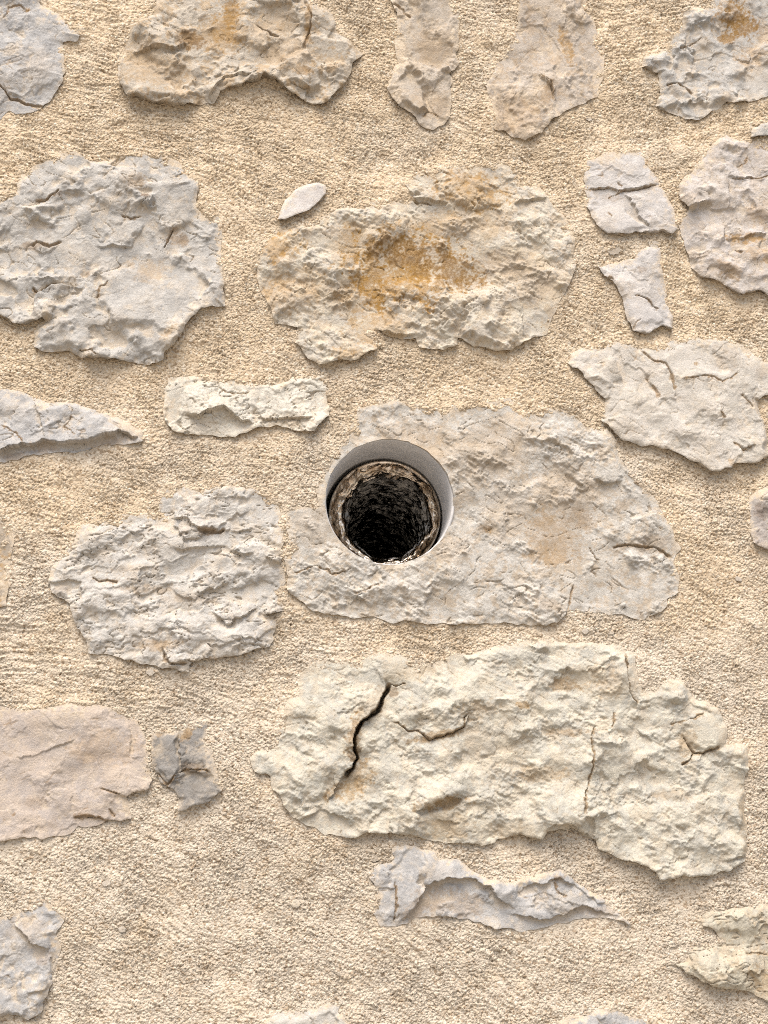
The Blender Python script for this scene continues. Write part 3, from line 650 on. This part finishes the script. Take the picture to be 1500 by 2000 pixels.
def blur(a, r):
    n0, n1 = a.shape
    p = int(4 * r / G)
    b = np.pad(a, p, mode='edge')
    kz = np.fft.fftfreq(b.shape[0], G)[:, None]
    kx = np.fft.rfftfreq(b.shape[1], G)[None, :]
    f = np.fft.rfft2(b) * np.exp(-2 * (math.pi * r) ** 2 * (kx * kx + kz * kz))
    return np.fft.irfft2(f, b.shape)[p:p + n0, p:p + n1]

def round_ends(poly, seed):
    r = np.random.default_rng(seed)
    out = []
    n = len(poly)
    off = lambda p: p[0] <= -60 or p[0] >= 1560 or p[1] <= -40 or p[1] >= 2040
    for i in range(n):
        a, b = poly[i], poly[(i + 1) % n]
        out.append(a)
        if off(a) and off(b):
            dx, dy = b[0] - a[0], b[1] - a[1]
            L = math.hypot(dx, dy)
            nx_, ny_ = dy / L, -dx / L
            mx, my = (a[0] + b[0]) / 2 - 750, (a[1] + b[1]) / 2 - 1000
            if abs(dx) > abs(dy):
                nx_, ny_ = 0, math.copysign(1, my)
            else:
                nx_, ny_ = math.copysign(1, mx), 0
            for t in (.08, .3, .55, .78, .93):
                e = min(L * .45, 75) * math.sin(math.pi * t) ** .6 * r.uniform(.6, 1.1)
                out.append((a[0] + dx * t + nx_ * e, a[1] + dy * t + ny_ * e))
    return out

def build_stone(k, st):
    P = wpts(round_ends(st['poly'], k))
    x0, z0 = P.min(0) - 0.03
    x1, z1 = P.max(0) + 0.03
    i0, i1 = max(0, int((x0 - cx0) / G)), min(NX - 1, int((x1 - cx0) / G) + 1)
    j0, j1 = max(0, int((z0 - cz0) / G)), min(NZ - 1, int((z1 - cz0) / G) + 1)
    sl = (slice(j0, j1 + 1), slice(i0, i1 + 1))
    X, Z = XX[sl], ZZ[sl]
    d0 = poly_dist(X, Z, P)
    d = d0 + st['rag'] * 0.0008 * n_edge[sl]
    # face ------------------------------------------------------------
    Xw = X + 0.0030 * n_warpx[sl]
    Zw = Z + 0.0030 * n_warpz[sl]
    a1, a2, a3 = st['a']
    h1, e1, s1 = facets(Xw, Zw, 0.046, 11 + k, st['ax'], st['ang'])
    h2, e2, s2 = facets(Xw, Zw, 0.019, 57 + k, st['ax'] * 1.1, st['ang'] + 0.25)
    h3, e3, s3 = facets(Xw + 0.0012 * n_cr1[sl], Zw + 0.0012 * n_cr2[sl], 0.0078, 91 + k, st['ax'], st['ang'] - 0.2)
    patch = smooth(-0.9, 0.9, n_msk[sl])                  # rougher and smoother areas of one face
    cz, cxm = P[:, 1].mean(), P[:, 0].mean()
    span = max(0.03, P[:, 1].max() - P[:, 1].min())
    face = 0.55 * st['P'] - 0.5 * st['tilt'] * np.clip((Z - cz) / span, -.6, .6)
    face = face + a1 * (1.65 * s1 + 0.42 * h1) + a2 * (1.40 * s2 + 0.42 * h2) * (0.25 + 0.9 * patch) + a3 * (0.85 * s3 + 0.30 * h3) * (0.12 + 1.0 * patch)
    face = face + 0.20 * a1 * n_low[sl] + 0.09 * a2 * n_mid[sl]
    la, lw, lang = st['ledge']
    if la:
        hl, el, sl_ = facets(Xw, Zw + .002 * n_low[sl], lw * 0.001, 131 + k, 2.6, lang, 0.25)
        hk, ek, sk_ = facets(Xw, Zw, lw * 0.00052, 151 + k, 2.8, lang + .1, 0.25)
        face = face + la * (1.5 * hl + .55 * hk)
    # hand placed features ----------------------------------------------
    rough = (0.25 + 0.75 * patch)
    dirt = np.zeros(X.shape)
    cut = np.zeros(X.shape)
    flat = np.zeros(X.shape)
    for f in st['feats']:
        if f[0] == 'bump':
            q = gauss(X, Z, *f[1:6])
            face = face + f[6] * np.exp(-q)
        elif f[0] == 'facet':
            pd = poly_dist(Xw * .5 + X * .5, Zw * .5 + Z * .5, wpts(f[1]))
            c = wpts(f[1]).mean(0)
            inp = pd > 0
            lev = face[inp].mean() if inp.any() else f[2]
            wd = wpts(f[1])
            sz = math.sqrt((wd[:, 0].max() - wd[:, 0].min()) * (wd[:, 1].max() - wd[:, 1].min()))
            plane = lev + 0.35 * (f[2] - 9) + 0.55 * (-(Z - c[1]) * f[3] + (X - c[0]) * f[4]) / 0.02
            m = smooth(-0.0010, 0.0015 + .10 * max(0, sz - .02), pd + .0010 * n_edge[sl])
            face = face * (1 - m) + (plane + 0.18 * a2 * (s2 + .3 * h2) + .12 * a3 * h3 + 0.14 * n_mid[sl]) * m
            rough = rough * (1 - 0.55 * m)
            flat = np.maximum(flat, .75 * m)
        elif f[0] == 'step':
            L = wpts(f[1])
            ld, side, tt = line_dist(X * .55 + Xw * .45, Z * .55 + Zw * .45, L)
            dec = f[3] * PX
            taper = smooth(0, .16, tt) * smooth(1, .84, tt)
            up = (side * f[4]) > 0
            face = face + np.where(up, f[2] * 0.55, -f[2] * 0.45) * np.exp(-(ld / dec) ** 1.3) * taper
        elif f[0] == 'crack':
            L = wpts(f[1])
            ld, side, tt = line_dist(X * .65 + Xw * .35, Z * .65 + Zw * .35, L)
            w = f[2] * 0.30e-3 * (0.6 + 0.8 * smooth(-1, 1, n_cr1[sl]))
            taper = smooth(0, .08, tt) * smooth(1, .9, tt)
            cut = np.maximum(cut, (f[3] * 1.25 if f[3] > 10 else min(f[3], 5) * .75) * smooth(w * 1.5, w * .45, ld) * (0.1 + .9 * taper))
            dirt = np.maximum(dirt, smooth(w * 1.8 + .0005, w * .8, ld + .0006 * n_col2[sl]) * taper)
    # natural hairline fractures and chipped fine relief ------------------
    if st['cr']:
        for nn, lim, wv, dp in ((n_cr1[sl], 0.25, 0.075, 1.7), (n_cr2[sl], 0.15, 0.075, 1.4)):
            mk = smooth(lim, lim + .7, n_msk[sl] * (1 if lim == .25 else -1) + .35 * n_col[sl]) * (1 - flat)
            ln = np.clip(1 - np.abs(nn) / wv, 0, 1) * mk
            cut = np.maximum(cut, st['cr'] * dp * ln)
            dirt = np.maximum(dirt, .75 * ln * smooth(-.5, 1, n_st[sl]))
        if la:
            ln = np.clip(1 - np.abs(n_lay[sl]) / .13, 0, 1) * smooth(-.5, .3, n_msk[sl] + .5 * n_col[sl])
            cut = np.maximum(cut, 2.6 * ln)
            dirt = np.maximum(dirt, .7 * ln * smooth(-.8, .8, n_st[sl]))
        ln = np.clip(1 - e2 / 0.04, 0, 1) * smooth(.4, 1.2, n_col[sl]) * (1 - flat) * .8
        face = face - st['cr'] * 1.1 * ln
    face = face + st['fine'] * (0.36 * n_fine[sl] + .22 * n_grit[sl]) * (.25 + .75 * rough)
    if st['fine'] > .6:
        face = face + (st['fine'] - .4) * 1.5 * n_bed[sl] * rough
    # edge: rounded over, the foot drops off sharper than the head ---------
    gz_, gx_ = np.gradient(d0, G)
    up = np.clip(-gz_, -1, 1)                            # 1 at the head, 0 at the sides, -1 at the foot
    soft = smooth(-0.70, 0.12, up)
    wob = smooth(-1.2, 1.2, n_low[sl] + .5 * n_mid[sl])
    face = np.where(face < 1.5, 1.5 - 1.5 * np.tanh((1.5 - face) / 4), face)
    small = min(1.0, d0.max() / 0.035)
    ew = (st['edge'] * 0.0006 + soft * (0.007 + 0.017 * wob) * st['sink'] * small)
    t = np.clip(1 - d / ew, 0, 1)
    prof = t * t * (0.55 + 0.45 * t)
    face = face - (face - 0.9) * prof * (0.30 + 0.66 * soft * min(1, st['sink'] + .3) * (.5 + .5 * small))
    face = face - cut + base_h[sl]
    hollow = blur(face, 0.0045) - face                   # where slurry stays behind when a face is brushed
    # masks --------------------------------------------------------------
    och = np.full(X.shape, 0.0)
    bro = np.full(X.shape, 0.0)
    och += st['ochre'] * smooth(-.2, 1.6, n_st[sl] + .4 * n_col[sl]) * 1.8
    for (cx, cy, rx, ry, an, o_, b_) in st['stains']:
        q = gauss(X, Z, cx, cy, rx, ry, an)
        m = smooth(1.45, 0.30, q + 0.42 * n_st[sl] + .22 * n_col2[sl])
        och = np.maximum(och, np.clip(o_ * m * (.72 + .45 * smooth(-.6, .9, hollow + .4 * n_col[sl])), 0, 1))
        bro = np.maximum(bro, b_ * m * .8)
    och = np.maximum(och, dirt * .55)
    bro = np.maximum(bro, dirt * .45)
    w = 0.0045 + 0.013 * smooth(0.0, 1.8, n_col[sl] + .5 * n_low[sl])
    film = (.50 + .7 * st['film']) * (.25 + .75 * soft) * smooth(w * 1.0, 0.0, d0 + .0014 * n_col2[sl]) + st['film'] * .8 * smooth(.9, 2.0, n_col[sl] + .4 * n_col2[sl])
    film = film + (0.06 + .3 * st['film']) * smooth(-.4, 1.5, n_low[sl] + .6 * n_col[sl])
    film = np.maximum(film, (.30 + .75 * st['film']) * smooth(.15, 1.3, hollow + .25 * n_col[sl]))
    if st.get('pebble'):
        film = st['film'] * np.ones(X.shape)
    film = film * (1 - .85 * np.clip(np.maximum(och, bro), 0, 1))
    att = np.stack([np.clip(och, 0, 1), np.clip(bro, 0, 1), np.clip(film, 0, .9), np.ones(X.shape)], -1)
    # cells ---------------------------------------------------------------
    vin = d > 0
    Xo, Zo = X.copy(), Z.copy()
    gzd, gxd = np.gradient(d, G)
    gn = gzd ** 2 + gxd ** 2 + .05
    rr = np.hypot(X - HC[0], Z - HC[1])
    keep = vin[:-1, :-1] & vin[1:, :-1] & vin[:-1, 1:] & vin[1:, 1:]
    if rr.min() < HR + 0.01:
        HRv = HR + .0003 + .0003 * n_edge[sl] + .0008 * smooth(1.2, 2.2, n_mid[sl])
        HRv = np.clip(HRv, .0624, .0648)
        inh = rr < HRv
        keep &= ~(inh[:-1, :-1] & inh[1:, :-1] & inh[:-1, 1:] & inh[1:, 1:])
        sn = inh & (rr > HR - 0.003)
        f_ = np.where(sn, HRv / np.maximum(rr, 1e-6), 1)
        Xo = HC[0] + (X - HC[0]) * f_
        Zo = HC[1] + (Z - HC[1]) * f_
        near = smooth(HR + 0.006, HR, rr)
        face = face * (1 - near) + (2.0 + base_h[sl] + .25 * (face - 2.0 - base_h[sl])) * near
    if keep.sum() < 20:
        return
    Y = -face * 0.001
    co = np.stack([Xo, Y, Zo], -1).reshape(-1, 3)
    att = att.reshape(-1, 4)
    quads, edges = grid_faces(keep)
    # sides: the rim goes straight back into the wall, and a back closes the block
    n0 = len(co)
    va = np.unique(edges)
    mp = np.zeros(n0, np.int64)
    mp[va] = np.arange(len(va))
    depth = 0.055 if not st.get('pebble') else 0.008
    if not st.get('pebble'):
        hole_v = (rr.reshape(-1)[va] < HR + .002)
        dv, gxv, gzv = d.reshape(-1)[va], gxd.reshape(-1)[va], gzd.reshape(-1)[va]
        mv = np.where(hole_v, 0, np.clip(dv / gn.reshape(-1)[va], 0, .0016))
        co[va, 0] -= gxv * mv
        co[va, 2] -= gzv * mv
    else:
        hole_v = np.zeros(len(va), bool)
        gxv, gzv = gxd.reshape(-1)[va], gzd.reshape(-1)[va]
    gl = np.hypot(gxv, gzv) + 1e-6
    jit = n_mid.reshape(SH)[sl].reshape(-1)[va]
    front = co[va].copy()
    mid = co[va].copy()
    inward = np.where(hole_v, 0, .0022 + .0010 * jit)
    mid[:, 0] += gxv / gl * inward
    mid[:, 2] += gzv / gl * inward
    mid[:, 1] += np.where(hole_v, .006, .0055 + .001 * jit)
    back = mid.copy()
    back[:, 1] = depth
    co2 = np.concatenate([co, front, mid, back])
    att2 = np.concatenate([att, att[va], att[va], att[va]])
    nv = len(va)
    ia, ib = n0 + mp[edges[:, 0]], n0 + mp[edges[:, 1]]
    q2 = np.stack([ib, ia, ia + nv, ib + nv], 1)
    quads = np.concatenate([quads, q2, q2 + nv])
    co2, quads, att2 = compact(co2, quads, att2)
    ctr = np.array([cxm, 0, cz])
    me = mesh_from('pebble' if st.get('pebble') else 'stone', co2 - ctr, quads, stone_mat('limestone', *st['col']), True, att2)
    o = link('pebble' if st.get('pebble') else 'stone', me, wall_root, ctr)
    if not st.get('pebble'):
        o['label'] = st['label']
    # tell the mortar
    sub = dist_all[sl]
    m = d > sub
    sub[m] = d[m]

for k, st in enumerate(STONES):
    build_stone(k, st)

# ------------------------------------------------------------------ mortar
# trowel strokes: noise smeared along a hand-set direction field (angles in degrees, anticlockwise from the x axis, as seen in the photo)
ctrl = [(250, 220, -4, 1.0), (450, 230, -14, 1.0), (700, 260, -25, .7), (1200, 60, 8, 1.0), (1230, 250, 12, .4), (480, 520, -60, .15), (120, 730, -20, .5), (60, 1260, 4, 1.2),
        (250, 1310, -6, 1.2), (420, 1330, -10, .8), (500, 1250, 5, .8), (850, 740, -25, .5), (1280, 900, -25, .8), (1400, 1200, -30, .3), (250, 1750, -35, .7), (450, 1850, -35, .6),
        (650, 1800, -30, .7), (850, 1900, -40, 1.2), (950, 1960, -42, 1.2), (1150, 1880, -70, .3), (1300, 1780, 20, .5), (1050, 1660, 12, .5), (560, 1650, -35, .5), (150, 950, -15, .4), (420, 900, 10, .5),
        (1420, 1950, -35, .5), (620, 900, 10, .3), (470, 1480, -40, .6)]
Vx = np.zeros(SH)
Vz = np.zeros(SH)
Ws = np.zeros(SH)
St = np.zeros(SH)
for (px, py, an, s_) in ctrl:
    x, z = wall(px, py)
    w = 1.0 / (((XX - x) ** 2 + (ZZ - z) ** 2) + 0.0012) ** 1.5
    Vx += w * math.cos(math.radians(2 * an))
    Vz += w * math.sin(math.radians(2 * an))
    St += w * s_
    Ws += w
th = 0.5 * np.arctan2(Vz, Vx) + 0.16 * n_low
St /= Ws
ux, uz = np.cos(th), np.sin(th)
seedn = spec(21, 0.0036, 0.03, 1.2)
acc = np.zeros(SH)
for sgn in (-1, 1):
    fx = np.tile(np.arange(NX, dtype=np.float32), (NZ, 1))
    fz = np.tile(np.arange(NZ, dtype=np.float32)[:, None], (1, NX))
    for s in range(16):
        ii = np.clip(fx.astype(np.int32), 0, NX - 1)
        jj = np.clip(fz.astype(np.int32), 0, NZ - 1)
        acc += seedn[jj, ii] * (1 - s / 20)
        fx += sgn * 1.2 * ux[jj, ii]
        fz += sgn * 1.2 * uz[jj, ii]
streak = (acc - acc.mean()) / acc.std()
# sand grain relief: rounded lumps with pits between
grain1, ge1, gr1 = facets(XX + .0004 * n_fine, ZZ + .0004 * n_grit, 0.0026, 301, 1.15, -.4, 0.15)
grain2, ge2, gr2 = facets(XX + .0005 * n_grit, ZZ, 0.0048, 302, 1.2, -.3, 0.15)
lump = np.minimum(ge1, .45) * 2
coarse = smooth(-1.2, 1.0, spec(23, 0.02, 0.12))
n_sand = spec(22, 0.0017, 0.006, 0.6)
stk = np.clip(St, 0, 1.2)
H = base_h + 0.24 * n_mid
H = H + streak * (0.08 + 0.32 * stk) * (.6 + .6 * smooth(-1, 1, n_msk))
dome1 = np.minimum(ge1, .5) * 2 * (0.75 + .9 * grain1)
dome2 = np.minimum(ge2, .5) * 2 * (0.75 + .9 * grain2)
H = H + (0.30 * dome1 + 0.75 * dome2 * coarse + 0.12 * n_fine + 0.34 * n_sand) * (0.40 + 0.85 * coarse) * (1.05 - .15 * stk)
H = H - .55
pits = spec(24, 0.0025, 0.007, 1.0)
H = H - 1.7 * smooth(1.7, 2.8, pits + .4 * n_msk)
# towards the stones: swept up on their heads and sides, tucked in under their feet
dd = -dist_all                                         # distance outside the stones
g_z, g_x = np.gradient(dist_all, G)
below = np.clip(g_z, -1, 1)
near = np.exp(-np.clip(dd, 0, 1) / 0.009)
lift = 1.3 - 2.5 * smooth(-.35, .95, below)
lift = np.where(lift > 0, lift * 1.0, lift * .45) + 0.5
H = H + near * lift * (.8 + .4 * n_low * .5)
sm = smooth(0.014, 0.001, dd) * smooth(-.2, .8, n_msk + below * .8)      # wiped smooth close to the stone
H = H * (1 - .45 * sm) + (base_h + .6 + near * lift) * .45 * sm
# level out at the border of the fine patch
bd = np.minimum(np.minimum(XX - cx0, cx1 - XX), np.minimum(ZZ - cz0, cz1 - ZZ))
H = H * smooth(0.0, 0.02, bd)
rr = np.hypot(XX - HC[0], ZZ - HC[1])
buried = dist_all > 0.020
lap = dist_all - (0.0015 + 0.0028 * n_mid + .0012 * n_edge) * smooth(.75, .1, below)
H = H - 6.0 * smooth(0.0, 0.016, lap)
keep = ~(buried[:-1, :-1] & buried[1:, :-1] & buried[:-1, 1:] & buried[1:, 1:])
inh = rr < HR
keep &= ~(inh[:-1, :-1] | inh[1:, :-1] | inh[:-1, 1:] | inh[1:, 1:])
co = np.stack([XX, -H * 0.001, ZZ], -1).reshape(-1, 3)
quads, _ = grid_faces(keep)
co, quads, _ = compact(co, quads, None)
link('mortar', mesh_from('mortar', co, quads, M_MORTAR), wall_root)

# the wall goes on beyond the photograph: coarser mortar, butted to the fine patch
GC = 0.02
ex0, ex1, ez0, ez1 = cx0 - 2.0, cx1 + 2.0, 0.0, cz1 + 1.6
ez0 = cz0 - math.floor(cz0 / GC) * GC
nxc, nzc = int(round((ex1 - ex0) / GC)) + 1, int(round((ez1 - ez0) / GC)) + 1
CX, CZ = np.meshgrid(ex0 + np.arange(nxc) * GC, ez0 + np.arange(nzc) * GC)
hc = 1.6 * spec(41, 0.05, 0.5, shape=CX.shape, g=GC)
outd = np.maximum(np.maximum(cx0 - CX, CX - cx1), np.maximum(cz0 - CZ, CZ - cz1))
hc = hc * smooth(0.0, 0.05, outd)
ccx, ccz = CX[:-1, :-1] + GC / 2, CZ[:-1, :-1] + GC / 2
keep = ~((ccx > cx0) & (ccx < cx1) & (ccz > cz0) & (ccz < cz1))
co = np.stack([CX, -hc * .001, CZ], -1).reshape(-1, 3)
quads, _ = grid_faces(keep)
n0 = len(co)
# ends, top and back of the wall
WD = 0.55
box = np.array([[ex0, 0, ez0], [ex1, 0, ez0], [ex1, 0, ez1], [ex0, 0, ez1], [ex0, WD, ez0], [ex1, WD, ez0], [ex1, WD, ez1], [ex0, WD, ez1]])
bq = np.array([[5, 4, 7, 6], [0, 3, 7, 4], [1, 5, 6, 2], [3, 2, 6, 7]]) + n0
co, quads, _ = compact(np.concatenate([co, box]), np.concatenate([quads, bq]), None)
link('mortar', mesh_from('mortar_outer', co, quads, M_MORTAR), wall_root)

# stones of the wall just outside the frame
rg = np.random.default_rng(77)
placed = []
tries = 0
fx0, fx1, fz0, fz1 = cx0 - .02, cx1 + .02, cz0 - .02, cz1 + .02
M_OUT = [stone_mat('limestone', *c) for c in (GREY, CREAM, COOL, TAN)]
while len(placed) < 90 and tries < 3000:
    tries += 1
    w_, h_ = rg.uniform(.06, .2), rg.uniform(.04, .09)
    x, z = rg.uniform(ex0 + 1.0, ex1 - 1.0), rg.uniform(max(.6, cz0 - .7), cz1 + .6)
    if fx0 - w_ < x < fx1 + w_ and fz0 - h_ < z < fz1 + h_:
        continue
    if any(abs(x - a) < (w_ + c) + .03 and abs(z - b) < (h_ + e) + .03 for a, b, c, e in placed):
        continue
    placed.append((x, z, w_, h_))
    n = 13
    P = np.array([[x + w_ * rg.uniform(.72, 1) * np.sign(math.cos(q)) * abs(math.cos(q)) ** .6, z + h_ * rg.uniform(.7, 1) * np.sign(math.sin(q)) * abs(math.sin(q)) ** .6] for q in np.arange(n) * 2 * math.pi / n])
    g = 0.004
    X, Z = np.meshgrid(np.arange(x - w_ - .01, x + w_ + .01, g), np.arange(z - h_ - .01, z + h_ + .01, g))
    nz_ = spec(500 + len(placed), 0.01, 0.08, shape=X.shape, g=g)
    d = poly_dist(X, Z, P) + .0015 * nz_
    h1, _, _ = facets(X + .004 * nz_, Z, .045, 700 + len(placed), 1.6)
    h2, _, _ = facets(X, Z + .003 * nz_, .018, 800 + len(placed), 1.4)
    face = 9 + 5 * h1 + 4 * h2 + .5 * nz_ - 6 * (Z - z) / h_ * .5
    face = np.maximum(face, 3)
    t = np.clip(1 - d / .012, 0, 1)
    face = face * (.35 + .65 * np.sqrt(1 - t * t))
    v = d > 0
    kp = v[:-1, :-1] & v[1:, :-1] & v[:-1, 1:] & v[1:, 1:]
    co = np.stack([X, -face * .001, Z], -1).reshape(-1, 3)
    q, e = grid_faces(kp)
    va = np.unique(e)
    mp = np.zeros(len(co), np.int64)
    mp[va] = np.arange(len(va))
    bk = co[va].copy()
    bk[:, 1] = .05
    n0 = len(co)
    q2 = np.stack([n0 + mp[e[:, 1]], n0 + mp[e[:, 0]], n0 + len(va) + mp[e[:, 0]], n0 + len(va) + mp[e[:, 1]]], 1)
    co = np.concatenate([co, co[va], bk])
    at = np.zeros((len(co), 4))
    at[:, 2] = .12
    co, q, at = compact(co, np.concatenate([q, q2]), at)
    ctr = np.array([x, 0, z])
    link('stone', mesh_from('stone_outer', co - ctr, q, M_OUT[len(placed) % 4], True, at), wall_root, ctr)

# ------------------------------------------------------------------ the grey pipe in the wall
def lathe(profile, n, fn=None):
    """profile: list of (radius, depth y); fn(angle array, ring index, r, y) -> r, y"""
    A = np.arange(n) * 2 * math.pi / n
    co, q = [], []
    for i, (r, y) in enumerate(profile):
        R = np.full(n, r)
        Y = np.full(n, y)
        if fn is not None:
            R, Y = fn(A, i, R, Y)
        co.append(np.stack([R * np.cos(A), Y, R * np.sin(A)], -1))
    for i in range(len(profile) - 1):
        a = i * n + np.arange(n)
        b = i * n + (np.arange(n) + 1) % n
        q.append(np.stack([a, b, b + n, a + n], 1))
    return np.concatenate(co), np.concatenate(q)

m_pipe, nt, b = new_mat('grey_plastic')
geo = nt.nodes.new('ShaderNodeNewGeometry')
nA = noise(nt, geo.outputs['Position'], 60, 5, .6)
nt.links.new(mixc(nt, ramp(nt, nA, .35, .7), (0.40, 0.39, 0.38), (0.46, 0.445, 0.43)), b.inputs['Base Color'])
nt.links.new(ramp(nt, nA, .3, .7, .32, .5), b.inputs['Roughness'])
b.inputs['Specular IOR Level'].default_value = 0.5
prof = [(PIPE_R, 0.34), (PIPE_R, 0.0), (PIPE_R - .0010, -.0004), (RI + .0008, -.0004), (RI, .0004), (RI, 0.34)]
co, q = lathe(prof, 160)
co += np.array([0, 0, 0])
pipe = link('vent_pipe', mesh_from('vent_pipe', co, q, m_pipe), None, (HC[0], .0012, HC[1]))
pipe['label'] = 'grey plastic pipe end set flush in the round hole of the big stone'
pipe['category'] = 'pipe'

# ------------------------------------------------------------------ the crumpled foil duct inside it
m_foil, nt, b = new_mat('aluminium_foil')
geo = nt.nodes.new('ShaderNodeNewGeometry')
pos = geo.outputs['Position']
b.inputs['Metallic'].default_value = 1.0
nt.links.new(mixc(nt, ramp(nt, noise(nt, pos, 120, 4, .6), .35, .65), (0.36, 0.275, 0.195), (0.70, 0.61, 0.50)), b.inputs['Base Color'])  # bronze with pale gold flecks: warm reflections painted into the foil colour
b.inputs['Roughness'].default_value = 0.11
bp = nt.nodes.new('ShaderNodeBump')
bp.inputs['Strength'].default_value = 0.35
bp.inputs['Distance'].default_value = 0.0012
vo = nt.nodes.new('ShaderNodeTexVoronoi')
vo.feature = 'F1'
vo.inputs['Scale'].default_value = 190
wob = nt.nodes.new('ShaderNodeVectorMath')
wob.operation = 'MULTIPLY'
wob.inputs[1].default_value = (1, 1.6, 1)
nt.links.new(pos, wob.inputs[0])
nt.links.new(wob.outputs[0], vo.inputs['Vector'])
nt.links.new(mathn(nt, 'ADD', vo.outputs['Distance'], mathn(nt, 'MULTIPLY', noise(nt, pos, 160, 4, .6, 1.5), .9)), bp.inputs['Height'])
nt.links.new(bp.outputs[0], b.inputs['Normal'])

m_liner, nt, b = new_mat('shaded_foil_liner')
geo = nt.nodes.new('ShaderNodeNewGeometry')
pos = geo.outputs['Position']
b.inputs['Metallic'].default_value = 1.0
b.inputs['Base Color'].default_value = (0.19, 0.175, 0.155, 1)  # foil darkened: the unlit inside of the duct is put into its colour
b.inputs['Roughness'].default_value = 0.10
bp = nt.nodes.new('ShaderNodeBump')
bp.inputs['Strength'].default_value = 0.5
bp.inputs['Distance'].default_value = 0.003
sq = nt.nodes.new('ShaderNodeVectorMath')
sq.operation = 'MULTIPLY'
sq.inputs[1].default_value = (1, 5.5, 1)
nt.links.new(pos, sq.inputs[0])
nt.links.new(noise(nt, sq.outputs[0], 90, 5, .65, 1.2), bp.inputs['Height'])
nt.links.new(bp.outputs[0], b.inputs['Normal'])

duct = bpy.data.objects.new('flexible_duct', None)
COL.objects.link(duct)
duct['label'] = 'crumpled silver foil flexible duct recessed inside the grey pipe'
duct['category'] = 'duct'
DY = 0.080
duct.location = (HC[0] + .0016, DY, HC[1] + .0012)
RD = 0.0586
NA = 260

def crumple(A, sv, seed, sc):
    """folds of foil over (angle, run) in metres of arc; wraps around because it is read on a circle"""
    u = np.cos(A) * .05
    v = np.sin(A) * .05
    h, e, sc_ = facets(u + sv * .7, v - sv * .7, sc, seed, 1.0, 0.3, 0.9)
    return sc_

def foil_rings(prof, amp_fn, seed, drift):
    A = np.arange(NA) * 2 * math.pi / NA
    co, q = [], []
    run = 0.0
    for i, (r, y) in enumerate(prof):
        if i:
            run += math.hypot(r - prof[i - 1][0], y - prof[i - 1][1])
        am = amp_fn(i)
        c1 = crumple(A, np.full(NA, run), seed, .013)
        c2 = crumple(A, np.full(NA, run), seed + 1, .006)
        c3 = crumple(A, np.full(NA, run), seed + 2, .016)
        if seed == 950:
            c2 = 2.6 * facets(np.cos(A) * .011 + run * .1, np.sin(A) * .011 + run * 1.0, .0034, 955, 1.0, 0.0, 1.2)[2]
        Rr = r + am * (.0042 * c1 + .0016 * c2)
        Yy = y + am * (.0040 * c3 + .0012 * c2)
        dx, dz = drift(i, y)
        co.append(np.stack([Rr * np.cos(A) + dx, Yy, Rr * np.sin(A) + dz], -1))
    for i in range(len(prof) - 1):
        a = i * NA + np.arange(NA)
        b = i * NA + (np.arange(NA) + 1) % NA
        q.append(np.stack([a, b, b + NA, a + NA], 1))
    return np.concatenate(co), np.concatenate(q)

# collar: a smooth outer band, folded over and inwards into the mouth of the liner
prof = [(RD, .16), (RD, .02), (RD, .003), (RD - .0006, .0004), (RD - .0016, .0002), (RD - .0024, .0012)]
for i in range(26):
    t = (i + 1) / 26
    prof.append((RD - .0024 - .0098 * t ** .8, .0012 + .017 * t + .003 * math.sin(t * 6)))
co, q = foil_rings(prof, lambda i: min(1, max(0, (i - 4) / 8)), 900, lambda i, y: (.0035 * min(1, max(0, (i - 5) / 26)), 0.0))
link('collar', mesh_from('collar', co, q, m_foil, False), duct)

prof = []
for i in range(240):
    y = .0150 + i * .0022
    prof.append((RD - .0118 - .0012 * min(1, i / 6) + .0010 * math.cos(i * math.pi * .5), y))
co, q = foil_rings(prof, lambda i: .25 + .55 * min(1, i / 8), 950, lambda i, y: (.0035 + .02 * (y / .5) ** 2, -.022 * (y / .5) ** 1.6))
last = len(co) - NA
co = np.concatenate([co, [co[last:].mean(0)]])
fan = np.stack([last + np.arange(NA), last + (np.arange(NA) + 1) % NA, np.full(NA, len(co) - 1)], 1)
me = bpy.data.meshes.new('liner')
me.from_pydata(co.tolist(), [], [tuple(r) for r in q.tolist()] + [tuple(r) for r in fan.tolist()])
me.materials.append(m_liner)
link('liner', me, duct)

# ------------------------------------------------------------------ ground
m_gr, nt, b = new_mat('pale_paving')
geo = nt.nodes.new('ShaderNodeNewGeometry')
nt.links.new(mixc(nt, ramp(nt, noise(nt, geo.outputs['Position'], 3, 6, .65), .35, .65), (0.25, 0.22, 0.18), (0.33, 0.29, 0.23)), b.inputs['Base Color'])
b.inputs['Roughness'].default_value = .9
me = bpy.data.meshes.new('ground')
me.from_pydata([(-150, -150, 0), (150, -150, 0), (150, 150, 0), (-150, 150, 0)], [], [(0, 1, 2, 3)])
me.materials.append(m_gr)
g = link('ground', me)
g['kind'] = 'structure'
tri = sum(len(o.data.polygons) * 2 for o in bpy.data.objects if o.type == 'MESH')
print('triangles', tri, 'canvas', SH)
